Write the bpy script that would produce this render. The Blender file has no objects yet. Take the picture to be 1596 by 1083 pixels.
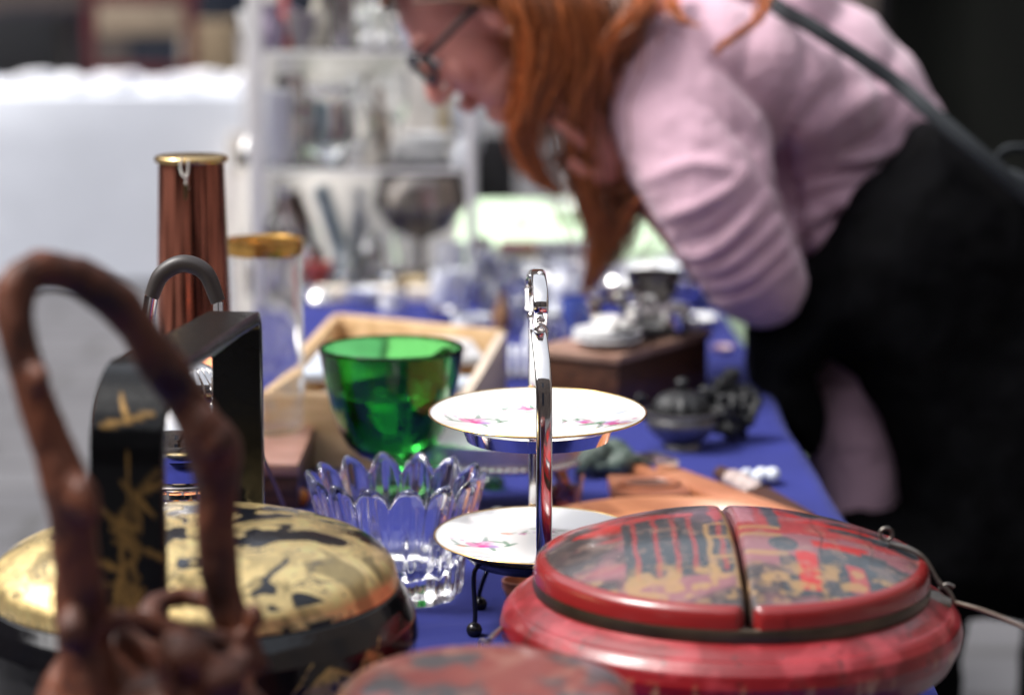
import bpy, bmesh, math, random
import numpy as np
from mathutils import Vector, Matrix, Quaternion

# ------------------------------------------------------------------ camera, world, sun, exposure
sc = bpy.context.scene
C = sc.collection
TZ = 0.75                      # height of the market table
H = 1.33                       # camera height
PITCH = math.radians(9.5)
FPX = 3768.0                   # focal length in photograph pixels (85 mm on 36 mm)
cam_d = bpy.data.cameras.new('camera')
cam = bpy.data.objects.new('camera', cam_d); C.objects.link(cam)
cam.location = (0, 0, H); cam.rotation_euler = (math.radians(90) - PITCH, 0, 0)
cam_d.lens = 85; cam_d.sensor_width = 36; cam_d.clip_start = 0.05; cam_d.clip_end = 300
cam_d.dof.use_dof = True; cam_d.dof.focus_distance = 1.94; cam_d.dof.aperture_fstop = 3.4
cam_d.dof.aperture_blades = 0
sc.camera = cam
SUN_EL, SUN_AZ = math.radians(55), math.radians(-98)     # azimuth: 0 = +Y, positive to +X
w = bpy.data.worlds.new('World'); sc.world = w; w.use_nodes = True
nt = w.node_tree; nt.nodes.clear()
sky = nt.nodes.new('ShaderNodeTexSky'); sky.sky_type = 'NISHITA'; sky.sun_disc = False
sky.sun_elevation = SUN_EL; sky.sun_rotation = SUN_AZ
sky.air_density = 1.0; sky.dust_density = 4.0; sky.ozone_density = 1.0
hs = nt.nodes.new('ShaderNodeHueSaturation'); hs.inputs['Saturation'].default_value = 0.28
bg = nt.nodes.new('ShaderNodeBackground'); bg.inputs['Strength'].default_value = 0.13
wo = nt.nodes.new('ShaderNodeOutputWorld')
nt.links.new(sky.outputs[0], hs.inputs['Color']); nt.links.new(hs.outputs[0], bg.inputs['Color']); nt.links.new(bg.outputs[0], wo.inputs[0])
sd = bpy.data.lights.new('sun', 'SUN'); sd.energy = 1.2; sd.angle = math.radians(14); sd.color = (1, .97, .93)
so = bpy.data.objects.new('sun', sd); C.objects.link(so)
sdir = Vector((math.sin(SUN_AZ)*math.cos(SUN_EL), math.cos(SUN_AZ)*math.cos(SUN_EL), math.sin(SUN_EL)))
so.rotation_euler = sdir.to_track_quat('Z', 'Y').to_euler(); so.location = (0, 0, 8)
sc.view_settings.view_transform = 'Standard'; sc.view_settings.look = 'None'
sc.view_settings.gamma = 1; sc.view_settings.exposure = 1.4
cy = sc.cycles
cy.use_denoising = True; cy.max_bounces = 14; cy.transmission_bounces = 12; cy.glossy_bounces = 6
cy.transparent_max_bounces = 12; cy.caustics_reflective = True; cy.caustics_refractive = True
cy.sample_clamp_indirect = 6; cy.blur_glossy = 0.5
rng = random.Random(7)

# ------------------------------------------------------------------ helpers
cp, sp = math.cos(PITCH), math.sin(PITCH)
def P(px, py, Y):
    """world point at world depth Y seen at photograph pixel px,py"""
    u = (px - 798) / FPX; v = (541.5 - py) / FPX
    dx, dy, dz = u, cp + v*sp, -sp + v*cp
    t = Y / dy
    return Vector((dx*t, Y, H + dz*t))
def onT(px, py, z=0.0):
    """world point on the plane z above the table top"""
    u = (px - 798) / FPX; v = (541.5 - py) / FPX
    dx, dy, dz = u, cp + v*sp, -sp + v*cp
    t = (TZ + z - H) / dz
    return Vector((dx*t, dy*t, TZ + z))

def hashn(ix, iy, iz):
    n = (ix.astype(np.int64)*374761393 + iy.astype(np.int64)*668265263 + iz.astype(np.int64)*2147483647) & 0xffffffff
    n = ((n ^ (n >> 13)) * 1274126177) & 0xffffffff
    return ((n ^ (n >> 16)) & 0xffff) / 65535.0
def vnoise(p):
    p = np.asarray(p, float); i = np.floor(p).astype(int); f = p - i; f = f*f*(3-2*f)
    r = 0
    for a in (0, 1):
        for b in (0, 1):
            for c in (0, 1):
                wgt = (f[:, 0] if a else 1-f[:, 0])*(f[:, 1] if b else 1-f[:, 1])*(f[:, 2] if c else 1-f[:, 2])
                r = r + wgt*hashn(i[:, 0]+a, i[:, 1]+b, i[:, 2]+c)
    return r
def fbm(p, s, o=4, seed=0):
    p = np.asarray(p, float)*s + seed*17.3; r = 0; a = .5; t = 0
    for k in range(o):
        r = r + a*vnoise(p); t += a; a *= .5; p = p*2.03 + 5.1
    return r/t
def sstep(a, b, x):
    t = np.clip((x-a)/(b-a), 0, 1); return t*t*(3-2*t)

def new_bm(): return bmesh.new()
def lathe(bm, prof, seg=64, cx=0, cy=0, cz=0, rmod=None, zmod=None, cap=True, sx=1, sy=1):
    rows = []
    for k, (r, z) in enumerate(prof):
        if r < 1e-6:
            rows.append([bm.verts.new((cx, cy, cz+z))]); continue
        row = []
        for j in range(seg):
            a = 2*math.pi*j/seg
            rr = r*(rmod(a, k, r, z) if rmod else 1); zz = z + (zmod(a, k, r, z) if zmod else 0)
            row.append(bm.verts.new((cx+rr*math.cos(a)*sx, cy+rr*math.sin(a)*sy, cz+zz)))
        rows.append(row)
    for A, B in zip(rows, rows[1:]):
        for j in range(seg):
            j2 = (j+1) % seg
            if len(A) == 1 and len(B) == 1: continue
            if len(A) == 1: bm.faces.new((A[0], B[j], B[j2]))
            elif len(B) == 1: bm.faces.new((A[j], A[j2], B[0]))
            else: bm.faces.new((A[j], A[j2], B[j2], B[j]))
    return bm
def cr(pts, n=8):
    """Catmull-Rom through points (any dimension, last value may be a radius)"""
    pts = [np.array(p, float) for p in pts]
    P0 = [2*pts[0]-pts[1]] + pts + [2*pts[-1]-pts[-2]]; out = []
    for i in range(1, len(P0)-2):
        a, b, c, d = P0[i-1:i+3]
        for k in range(n):
            t = k/n
            out.append(.5*((2*b)+(-a+c)*t+(2*a-5*b+4*c-d)*t*t+(-a+3*b-3*c+d)*t**3))
    out.append(pts[-1]); return out
def tube(bm, pts, rad, seg=10, flat=1.0, up=None, closed=False, cap=True):
    pts = [Vector(p[:3]) for p in pts]; n = len(pts)
    if not hasattr(rad, '__len__'): rad = [rad]*n
    nrm = None; rows = []
    for i in range(n):
        if closed: t = pts[(i+1) % n]-pts[(i-1) % n]
        else: t = pts[min(i+1, n-1)]-pts[max(i-1, 0)]
        if t.length < 1e-9: t = Vector((0, 0, 1))
        t.normalize()
        if up is not None: nrm = (Vector(up) - t*t.dot(Vector(up)))
        elif nrm is None:
            nrm = t.orthogonal()
        else: nrm = nrm - t*t.dot(nrm)
        if nrm.length < 1e-6: nrm = t.orthogonal()
        nrm.normalize(); b = t.cross(nrm)
        rows.append([bm.verts.new(pts[i] + (nrm*math.cos(2*math.pi*j/seg) + b*math.sin(2*math.pi*j/seg)*flat)*rad[i]) for j in range(seg)])
    rng_ = range(n if closed else n-1)
    for i in rng_:
        A, B = rows[i], rows[(i+1) % n]
        for j in range(seg):
            bm.faces.new((A[j], A[(j+1) % seg], B[(j+1) % seg], B[j]))
    if cap and not closed:
        bm.faces.new(rows[0][::-1]); bm.faces.new(rows[-1])
    return bm
def box(bm, cx, cy, cz, sx, sy, sz, rz=0, bev=0.0, seg=2):
    t = bmesh.new(); bmesh.ops.create_cube(t, size=1)
    bmesh.ops.scale(t, vec=(sx, sy, sz), verts=t.verts)
    if bev: bmesh.ops.bevel(t, geom=t.edges[:], offset=bev, segments=seg, affect='EDGES', profile=.6)
    bmesh.ops.rotate(t, cent=(0, 0, 0), matrix=Matrix.Rotation(rz, 3, 'Z'), verts=t.verts)
    bmesh.ops.translate(t, vec=(cx, cy, cz), verts=t.verts)
    join(bm, t); return bm
def join(bm, t):
    m = bpy.data.meshes.new('tmp'); t.to_mesh(m); bm.from_mesh(m); bpy.data.meshes.remove(m); t.free()
def ball(bm, c, r, s=(1, 1, 1), u=20, v=14, rot=None):
    t = bmesh.new(); bmesh.ops.create_uvsphere(t, u_segments=u, v_segments=v, radius=r)
    bmesh.ops.scale(t, vec=s, verts=t.verts)
    if rot is not None: bmesh.ops.rotate(t, cent=(0, 0, 0), matrix=rot, verts=t.verts)
    bmesh.ops.translate(t, vec=c, verts=t.verts); join(bm, t); return bm
def prism(bm, poly, z0, z1):
    A = [bm.verts.new((x, y, z0)) for x, y in poly]; B = [bm.verts.new((x, y, z1)) for x, y in poly]
    n = len(poly); bm.faces.new(A[::-1]); bm.faces.new(B)
    for i in range(n): bm.faces.new((A[i], A[(i+1) % n], B[(i+1) % n], B[i]))
    return bm

def obj(name, bm, mat, parent=None, smooth=True, world=True, auto=50):
    """links the bmesh as ONE object; world coordinates are made local to the parent"""
    if parent is not None and world:
        bmesh.ops.translate(bm, vec=-parent.location, verts=bm.verts)
    bmesh.ops.recalc_face_normals(bm, faces=bm.faces)
    me = bpy.data.meshes.new(name); bm.to_mesh(me); bm.free()
    if smooth: me.polygons.foreach_set('use_smooth', [True]*len(me.polygons))
    if auto:
        me.set_sharp_from_angle(angle=math.radians(auto))
    o = bpy.data.objects.new(name, me); C.objects.link(o)
    if mat: me.materials.append(mat)
    if parent is not None: o.parent = parent
    return o
def thing(name, label, cat, loc, group=None):
    o = bpy.data.objects.new(name, None); C.objects.link(o); o.location = loc
    o['label'] = label; o['category'] = cat
    if group: o['group'] = group
    return o
def solo(name, bm, mat, label, cat, loc=(0, 0, 0), group=None, smooth=True, auto=40):
    """a thing that is a single mesh; bm in world coordinates"""
    loc = Vector(loc); bmesh.ops.translate(bm, vec=-loc, verts=bm.verts)
    o = obj(name, bm, mat, None, smooth, auto=auto); o.location = loc
    o['label'] = label; o['category'] = cat
    if group: o['group'] = group
    return o
def struct(name, bm, mat, smooth=False):
    o = obj(name, bm, mat, None, smooth); o['kind'] = 'structure'; return o
def paint(o, fn):
    """fn(world xyz array, N x 3) -> rgb (N x 3), mask (N)"""
    me = o.data; n = len(me.vertices); co = np.empty(n*3); me.vertices.foreach_get('co', co); co = co.reshape(-1, 3)
    rgb, m = fn(co)
    a = me.color_attributes.new('Paint', 'FLOAT_COLOR', 'POINT')
    col = np.ones((n, 4)); col[:, :3] = rgb; a.data.foreach_set('color', col.ravel())
    b = me.attributes.new('Mask', 'FLOAT', 'POINT'); b.data.foreach_set('value', np.asarray(m, float))
def fuse(bm, voxel, smooth=4, factor=.5, disp=None):
    """union of closed lumps as one continuous surface"""
    bmesh.ops.recalc_face_normals(bm, faces=bm.faces)
    me = bpy.data.meshes.new('tmp'); bm.to_mesh(me); bm.free()
    o = bpy.data.objects.new('tmp', me); C.objects.link(o)
    r = o.modifiers.new('r', 'REMESH'); r.mode = 'VOXEL'; r.voxel_size = voxel; r.adaptivity = 0
    s = o.modifiers.new('s', 'SMOOTH'); s.factor = factor; s.iterations = smooth
    dg = bpy.context.evaluated_depsgraph_get(); ev = o.evaluated_get(dg)
    m2 = bpy.data.meshes.new_from_object(ev)
    out = bmesh.new(); out.from_mesh(m2)
    bpy.data.objects.remove(o); bpy.data.meshes.remove(me); bpy.data.meshes.remove(m2)
    if disp is not None:
        out.normal_update()
        co = np.array([v.co for v in out.verts]); no = np.array([v.normal for v in out.verts])
        d = disp(co, no)
        for v, c_, n_, k in zip(out.verts, co, no, d): v.co = Vector(c_ + n_*k)
    return out

# ------------------------------------------------------------------ materials
def hexc(r, g, b):
    f = lambda c: (c/255/12.92) if c/255 <= .04045 else ((c/255+.055)/1.055)**2.4
    return (f(r), f(g), f(b))
MATS = {}
def mat(name, col, rough=.5, metal=0, var=.15, scale=20, bump=0, bscale=60, coat=0, spec=.5, trans=0, ior=1.5, sheen=0, col2=None, stretch=None, det=4, rvar=.1, bdist=.001):
    if name in MATS: return MATS[name]
    m = bpy.data.materials.new(name); m.use_nodes = True; N = m.node_tree.nodes; L = m.node_tree.links
    b = N['Principled BSDF']; b.inputs['Roughness'].default_value = rough; b.inputs['Metallic'].default_value = metal
    b.inputs['Coat Weight'].default_value = coat; b.inputs['Coat Roughness'].default_value = .08
    b.inputs['Specular IOR Level'].default_value = spec; b.inputs['Transmission Weight'].default_value = trans; b.inputs['IOR'].default_value = ior
    b.inputs['Sheen Weight'].default_value = sheen
    tc = N.new('ShaderNodeTexCoord'); mp = N.new('ShaderNodeMapping'); L.new(tc.outputs['Object'], mp.inputs[0])
    if stretch: mp.inputs['Scale'].default_value = stretch
    nz = N.new('ShaderNodeTexNoise'); nz.inputs['Scale'].default_value = scale; nz.inputs['Detail'].default_value = det; L.new(mp.outputs[0], nz.inputs['Vector'])
    rp = N.new('ShaderNodeValToRGB'); c1 = [max(0, c*(1-var)) for c in col]; c2 = [min(1, c*(1+var)) for c in col]
    if col2: c1, c2 = col, col2
    rp.color_ramp.elements[0].color = (*c1, 1); rp.color_ramp.elements[1].color = (*c2, 1)
    rp.color_ramp.elements[0].position = .35; rp.color_ramp.elements[1].position = .65
    L.new(nz.outputs[0], rp.inputs[0]); L.new(rp.outputs[0], b.inputs['Base Color'])
    if rvar:
        mr = N.new('ShaderNodeMapRange'); mr.inputs[3].default_value = max(0, rough-rvar*rough*2); mr.inputs[4].default_value = min(1, rough+rvar*rough*2)
        L.new(nz.outputs[0], mr.inputs[0]); L.new(mr.outputs[0], b.inputs['Roughness'])
    if bump:
        n2 = N.new('ShaderNodeTexNoise'); n2.inputs['Scale'].default_value = bscale; n2.inputs['Detail'].default_value = 5; L.new(mp.outputs[0], n2.inputs['Vector'])
        bp = N.new('ShaderNodeBump'); bp.inputs['Strength'].default_value = bump; bp.inputs['Distance'].default_value = bdist
        L.new(n2.outputs[0], bp.inputs['Height']); L.new(bp.outputs[0], b.inputs['Normal'])
    MATS[name] = m; return m
def glassmat(name, col, rough=.0, ior=1.5, dens=None):
    if name in MATS: return MATS[name]
    m = bpy.data.materials.new(name); m.use_nodes = True; N = m.node_tree.nodes; L = m.node_tree.links
    b = N['Principled BSDF']; b.inputs['Base Color'].default_value = (*col, 1); b.inputs['Roughness'].default_value = rough
    b.inputs['Transmission Weight'].default_value = 1; b.inputs['IOR'].default_value = ior
    tc = N.new('ShaderNodeTexCoord'); nz = N.new('ShaderNodeTexNoise'); nz.inputs['Scale'].default_value = 25; L.new(tc.outputs['Object'], nz.inputs['Vector'])
    bp = N.new('ShaderNodeBump'); bp.inputs['Strength'].default_value = .15; bp.inputs['Distance'].default_value = .001
    L.new(nz.outputs[0], bp.inputs['Height']); L.new(bp.outputs[0], b.inputs['Normal'])
    if dens:
        va = N.new('ShaderNodeVolumeAbsorption'); va.inputs['Color'].default_value = (*dens[0], 1); va.inputs['Density'].default_value = dens[1]
        L.new(va.outputs[0], N['Material Output'].inputs['Volume'])
    MATS[name] = m; return m
def paintmat(name, rough=.3, coat=.6, mrough=.28, bump=.3, bscale=120, metal_mask=True, dark=None):
    """painted surface: colour from the painted attribute, gilding where the mask is 1"""
    m = bpy.data.materials.new(name); m.use_nodes = True; N = m.node_tree.nodes; L = m.node_tree.links
    b = N['Principled BSDF']; b.inputs['Coat Weight'].default_value = coat; b.inputs['Coat Roughness'].default_value = .12
    a = N.new('ShaderNodeAttribute'); a.attribute_name = 'Paint'; k = N.new('ShaderNodeAttribute'); k.attribute_name = 'Mask'
    L.new(a.outputs['Color'], b.inputs['Base Color'])
    tc = N.new('ShaderNodeTexCoord'); nz = N.new('ShaderNodeTexNoise'); nz.inputs['Scale'].default_value = bscale; nz.inputs['Detail'].default_value = 6
    L.new(tc.outputs['Object'], nz.inputs['Vector'])
    if metal_mask:
        L.new(k.outputs['Fac'], b.inputs['Metallic'])
        mr = N.new('ShaderNodeMapRange'); mr.inputs[3].default_value = rough; mr.inputs[4].default_value = mrough; L.new(k.outputs['Fac'], mr.inputs[0])
        ad = N.new('ShaderNodeMath'); ad.operation = 'MULTIPLY_ADD'; ad.inputs[1].default_value = .25; ad.inputs[2].default_value = -.12
        L.new(nz.outputs[0], ad.inputs[0]); a2 = N.new('ShaderNodeMath'); a2.operation = 'ADD'; L.new(ad.outputs[0], a2.inputs[0]); L.new(mr.outputs[0], a2.inputs[1])
        L.new(a2.outputs[0], b.inputs['Roughness'])
    else: b.inputs['Roughness'].default_value = rough
    h = N.new('ShaderNodeMath'); h.operation = 'MULTIPLY_ADD'; h.inputs[1].default_value = .5 if metal_mask else 0
    L.new(k.outputs['Fac'], h.inputs[0]); L.new(nz.outputs[0], h.inputs[2])
    bp = N.new('ShaderNodeBump'); bp.inputs['Strength'].default_value = bump; bp.inputs['Distance'].default_value = .0008
    L.new(h.outputs[0], bp.inputs['Height']); L.new(bp.outputs[0], b.inputs['Normal'])
    return m
def brickmat(name, c1, c2, mortar, scale, rough=.85):
    m = bpy.data.materials.new(name); m.use_nodes = True; N = m.node_tree.nodes; L = m.node_tree.links
    b = N['Principled BSDF']; b.inputs['Roughness'].default_value = rough
    tc = N.new('ShaderNodeTexCoord'); br = N.new('ShaderNodeTexBrick'); br.inputs['Scale'].default_value = scale
    br.inputs['Color1'].default_value = (*c1, 1); br.inputs['Color2'].default_value = (*c2, 1); br.inputs['Mortar'].default_value = (*mortar, 1)
    nz = N.new('ShaderNodeTexNoise'); nz.inputs['Scale'].default_value = 3; nz.inputs['Detail'].default_value = 8; L.new(tc.outputs['Object'], nz.inputs['Vector'])
    mx = N.new('ShaderNodeMixRGB'); mx.blend_type = 'MULTIPLY'; mx.inputs[0].default_value = .5
    L.new(tc.outputs['Object'], br.inputs['Vector']); L.new(br.outputs[0], mx.inputs[1]); L.new(nz.outputs[0], mx.inputs[2]); L.new(mx.outputs[0], b.inputs['Base Color'])
    return m

chrome = mat('chrome', (.80, .78, .77), .07, 1, .05, 40, rvar=.3)
silver = mat('silver', (.82, .80, .78), .16, 1, .12, 30, bump=.1, bscale=80)
pewter = mat('pewter', (.22, .215, .21), .38, .9, .3, 40, bump=.4)
iron = mat('black_iron', (.012, .0125, .014), .5, .3, .4, 60, bump=.5, bscale=90)
blackmetal = mat('black_metal', (.012, .012, .014), .18, .3, .2)
copper = mat('copper', (.62, .25, .13), .16, 1, .2, 30)
copper_old = mat('aged_copper', (.035, .010, .007), .24, .8, .5, 55, stretch=(3.5, 3.5, .12), col2=(.62, .22, .14), bump=.15, bscale=60)
brass = mat('brass', (.72, .50, .22), .22, 1, .15, 30)
goldm = mat('gilding', (.85, .58, .22), .2, 1, .1, 30)
porc = mat('white_porcelain', (.84, .84, .83), .12, 0, .02, 20, coat=.5)
creamp = mat('cream_ceramic', (.72, .68, .58), .3, 0, .06, 20)
glass = glassmat('clear_glass', (.97, .98, .98))
crystal = glassmat('lead_crystal', (.99, .99, 1), ior=1.56)
greeng = glassmat('green_glass', (.14, .52, .15), ior=1.5)
amberg = glassmat('amber_glass', (.75, .28, .05))
acryl = glassmat('clear_acrylic', (.98, .98, .99), ior=1.45)
blue = mat('blue_tablecloth_fabric', (.022, .028, .165), .85, 0, .12, 6, bump=.5, bscale=900, sheen=.05, spec=.12)
whitecloth = mat('white_cloth', (.80, .83, .90), .9, 0, .04, 4, bump=.3, bscale=40, spec=.2)
tan = mat('pale_wood', (.52, .33, .16), .5, 0, .2, 12, stretch=(1, 6, 6), col2=(.72, .50, .28), bump=.2)
redwood = mat('reddish_wood', (.20, .060, .028), .35, 0, .3, 18, stretch=(1, 8, 8), col2=(.38, .14, .065), bump=.2, coat=.3)
darkwood = mat('dark_wood', (.035, .014, .008), .4, 0, .3, 18, stretch=(1, 8, 8), col2=(.09, .035, .018), bump=.25, coat=.2)
blackcloth = mat('black_cloth', (.0025, .0025, .0031), .95, 0, .4, 30, bump=.5, bscale=400, spec=.06)
darkcanvas = mat('dark_canvas', (.003, .0032, .003), .95, 0, .6, 1.2, spec=.1, det=3, col2=(.012, .013, .011))
strapm = mat('strap_fabric', (.022, .027, .032), .8, 0, .1, 60)
pink = mat('pink_knit', (.62, .40, .49), .95, 0, .06, 14, bump=.9, bscale=420, sheen=.35, spec=.15, bdist=.0015)
skin = mat('skin', (.60, .25, .21), .5, 0, .12, 18, spec=.4)
skin.node_tree.nodes['Principled BSDF'].inputs['Subsurface Weight'].default_value = .15
skin.node_tree.nodes['Principled BSDF'].inputs['Subsurface Radius'].default_value = (.01, .004, .002)
rootw = mat('root_wood', (.020, .006, .004), .5, 0, .4, 22, col2=(.14, .040, .016), bump=.9, bscale=70, coat=0, bdist=.004, spec=.35)
paper = mat('paper', (.70, .68, .64), .8, 0, .08, 10)
greenpaper = mat('pale_green_cloth', (.62, .80, .56), .8, 0, .08, 6)
greystone = mat('green_grey_stone', (.06, .085, .07), .55, 0, .4, 25, bump=.6, bscale=50)
tasselm = mat('white_tassel', (.62, .65, .72), .8, 0, .1)
redlac = mat('red_lacquer', (.33, .022, .022), .3, 0, .25, 12, col2=(.55, .06, .06), coat=.6, bump=.3, bscale=60)
wine = mat('wine_red_wood', (.10, .012, .016), .4, 0, .3, 12)
beige = mat('beige_upholstery', (.36, .28, .20), .9, 0, .1)
bookblue = mat('blue_grey_cloth_board', (.34, .42, .48), .6, 0, .1)
bookred = mat('maroon_cloth_board', (.18, .04, .05), .6, 0, .1)
bookteal = mat('teal_cloth_board', (.12, .28, .32), .6, 0, .1)
mauve = mat('mauve_glaze', (.36, .30, .40), .3, 0, .2)
coral = mat('coral_glaze', (.65, .12, .09), .3, 0, .2)

# ------------------------------------------------------------------ ground, far structures
bm = new_bm(); S = 60
vs = [bm.verts.new((x, y, 0)) for x, y in ((-S, -20), (S, -20), (S, 80), (-S, 80))]; bm.faces.new(vs)
ground = struct('ground', bm, brickmat('grey_paving', (.15, .147, .158), (.125, .122, .134), (.085, .082, .086), .9))

bm = new_bm(); box(bm, -4, 17, 4.5, 26, .3, 9)
bw = thing('building', 'brown rendered building closing off the square far behind', 'building', (-4, 17, 0))
obj('wall', bm, mat('brown_render', (.10, .075, .065), .9, 0, .4, 1.5, col2=(.17, .14, .125)), bw, False)
for k in range(9):
    bm = new_bm(); box(bm, -15+2.6*k, 16.83, .95, 1.3, .05, 1.5)
    obj('window', bm, mat('window_pane', (.03, .035, .05), .1, 0, .2), bw, False)
for (nm_, lab_, x_, y_, sx_, sy_, h_) in (('building', 'unseen dark plastered house added on the left to block low sky', -15, 4, .3, 30, 9), ('building', 'unseen tall dark brick house added on the right to block low sky', 10, 4, .3, 30, 10), ('building', 'unseen brown house added behind the camera to block low sky', -3, -8, 26, .3, 9)):  # out-of-view houses added to cut off low sky light and deepen the blacks
    t_ = thing(nm_, lab_, 'building', (x_, y_, 0)); bm = new_bm(); box(bm, x_, y_, h_/2, sx_, sy_, h_); obj('wall', bm, mat('brown_render', (.10, .075, .065)), t_, False)
    for k in range(8):
        bm = new_bm(); o_ = (k % 4-1.5)*5; zz_ = 2 if k < 4 else 5.5
        sg_ = 1 if (x_ < -10 or y_ < -5) else -1
        if sx_ < 1: box(bm, x_+sg_*.16, y_+o_, zz_, .05, 1.4, 1.9)
        else: box(bm, x_+o_, y_+.16, zz_, 1.4, .05, 1.9)
        obj('window', bm, mat('window_pane', (.03, .035, .05)), t_, False)
# dark stall wall on the right, behind the woman
bm = new_bm(); n = 60
A = []; B = []
for k in range(n+1):
    x = .95 + k*6.0/n; y = 6.2 + .10*math.sin(k*1.3)*math.sin(k*.37)
    A.append(bm.verts.new((x, y, 0))); B.append(bm.verts.new((x+.04*math.sin(k), y+.03, 2.6)))
for k in range(n): bm.faces.new((A[k], A[k+1], B[k+1], B[k]))
r = bmesh.ops.extrude_face_region(bm, geom=bm.faces[:])
bmesh.ops.translate(bm, vec=(0, .02, 0), verts=[v for v in r['geom'] if isinstance(v, bmesh.types.BMVert)])
sw = thing('stall_tent', 'black canvas stall tent behind the leaning woman', 'tent', (3.9, 6.2, 0))
obj('side_wall', bm, darkcanvas, sw)
for x in (.93, 3.9, 7.0):
    bm = new_bm(); tube(bm, [(x, 6.1, 0), (x, 6.1, 2.7)], .02, 10); obj('pole', bm, blackmetal, sw)

# ------------------------------------------------------------------ market table with blue cloth
XL, XR, YF, YB = -.44, .335, .95, 4.34
tb = thing('trestle_table', 'long market table hidden under the blue cloth', 'table', ((XL+XR)/2, 3.2, 0))
bm = new_bm(); box(bm, (XL+XR)/2, (YF+YB)/2, TZ-.018, XR-XL-.02, YB-YF-.02, .028); obj('tabletop', bm, tan, tb, False)
for x in (XL+.06, XR-.06):
    for y in (YF+.1, 2.7, YB-.1):
        bm = new_bm(); tube(bm, [(x, y, 0), (x, y, TZ-.03)], .018, 10); obj('leg', bm, blackmetal, tb)
bm = new_bm()
def cloth_pt(u, v):   # u across (arc length), v along
    half = (XR-XL)/2; xc = (XR+XL)/2
    s = (u-.5)*2*(half+.55)
    y = YF + v*(YB-YF); half += .0035*math.sin(y*6.1)+.002*math.sin(y*17)
    wr = .0012*math.sin(y*23+math.sin(u*11)*2)*math.sin(u*30+y*3) + .001*math.sin(u*9-y*7) + .0035*math.exp(-((y-2.34-.10*math.sin(u*5))/.012)**2) + .0032*math.exp(-((u-.81+.02*math.sin(y*4))/.012)**2) + .0035*math.exp(-((y-3.1+.3*u)/.015)**2)+.0015*math.exp(-((y-2.05-.5*u+.3)/.01)**2)
    if abs(s) < half: return (xc+s, y, TZ+wr+.0015)
    d = abs(s)-half; sg = 1 if s > 0 else -1
    q = min(d/.02, 1.0)
    return (xc+sg*(half+.008*q+.012*math.sin(y*14+sg)*min(d*3, 1)+d*.03), y, TZ+.0015+wr*(1-q)-max(0, d-.004))
nu, nv = 140, 520
G = [[bm.verts.new(cloth_pt(i/nu, j/nv)) for i in range(nu+1)] for j in range(nv+1)]
for j in range(nv):
    for i in range(nu): bm.faces.new((G[j][i], G[j][i+1], G[j+1][i+1], G[j+1][i]))
solo('tablecloth', bm, blue, 'plain blue cloth spread over the long table under the antiques', 'tablecloth', ((XL+XR)/2, 3.2, TZ), auto=None)

# ------------------------------------------------------------------ two-tier plate stand
SX, SY = .0215, 2.0
def V3(x, y, z): return Vector((x, y, z))
st = thing('plate_stand', 'chrome two-tier stand with flat uprights and small black ball feet', 'plate stand', (SX, SY, TZ))
def Tz(z): return TZ+z
def flatbar(path, wdt, thk, nrmdir):
    """rounded flat bar swept along path; width along nrmdir"""
    b = new_bm(); seg = 16; rows = []
    pts = [Vector(p) for p in path]; wv = Vector(nrmdir).normalized()
    for i, p in enumerate(pts):
        t = (pts[min(i+1, len(pts)-1)]-pts[max(i-1, 0)]).normalized()
        wv2 = (wv - t*t.dot(wv)).normalized(); n2 = t.cross(wv2)
        row = []
        for j in range(seg):
            a = 2*math.pi*j/seg; c, s_ = math.cos(a), math.sin(a)
            ex = (abs(c)**.45)*(1 if c > 0 else -1); ey = (abs(s_)**.8)*(1 if s_ > 0 else -1)
            row.append(b.verts.new(p + wv2*ex*wdt/2 + n2*ey*thk/2))
        rows.append(row)
    for A, B in zip(rows, rows[1:]):
        for j in range(seg): b.faces.new((A[j], A[(j+1) % seg], B[(j+1) % seg], B[j]))
    b.faces.new(rows[0][::-1]); b.faces.new(rows[-1]); return b
xf, xb = P(848, 700, 1.905).x, P(832, 700, 2.09).x
zft = P(848, 528, 1.93).z
front = cr([(xf, 1.905, Tz(.075)), (xf, 1.903, Tz(.13)), (xf, 1.903, Tz(.21)), (xf-.001, 1.912, zft-.022), (xf-.0035, 1.935, zft-.002), (xf-.0045, 1.952, zft+.003)], 8)
obj('front_upright', flatbar(front, .0132, .005, (1, 0, 0)), chrome, st)
rear = cr([(xb, 2.093, Tz(.075)), (xb, 2.095, Tz(.13)), (xb, 2.095, Tz(.21)), (xb, 2.085, zft-.01), (xb+.002, 2.06, zft+.012)], 8)
obj('rear_upright', flatbar(rear, .0095, .0045, (1, 0, 0)), chrome, st)
# top ornament: curl, knots and loop handle seen edge-on
bm = new_bm()
c0 = P(843, 520, 1.95)
tube(bm, cr([c0+V3(.0045*math.cos(a), -.003*math.sin(a*.5), .0075*math.sin(a)) for a in np.linspace(0, 6.28, 14)], 3), .0018, 8)
obj('curl', bm, chrome, st)
for (px, py, Y, r_) in ((829, 492, 2.02, .0042), (840, 494, 1.96, .0048), (843, 486, 1.98, .0042), (831, 486, 2.04, .004), (836, 490, 2.0, .0045)):
    bm = new_bm(); ball(bm, P(px, py, Y), r_, (1, 1.2, 1)); obj('knot', bm, chrome, st)
ztop = P(838, 432, 1.99).z
bm = new_bm(); zk = P(838, 490, 2).z
lp = [(P(841, 490, 1.955).x, 1.955, zk), (P(843, 470, 1.94).x, 1.94, zk+.014), (P(842, 440, 1.955).x, 1.95, ztop-.006), (P(838, 432, 2).x, 1.99, ztop+.003), (P(832, 436, 2.04).x, 2.04, ztop-.006), (P(829, 470, 2.06).x, 2.055, zk+.014), (P(829, 490, 2.04).x, 2.035, zk)]
obj('loop_handle', flatbar(cr(lp, 8), .0125, .006, (1, 0, 0)), chrome, st)
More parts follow.
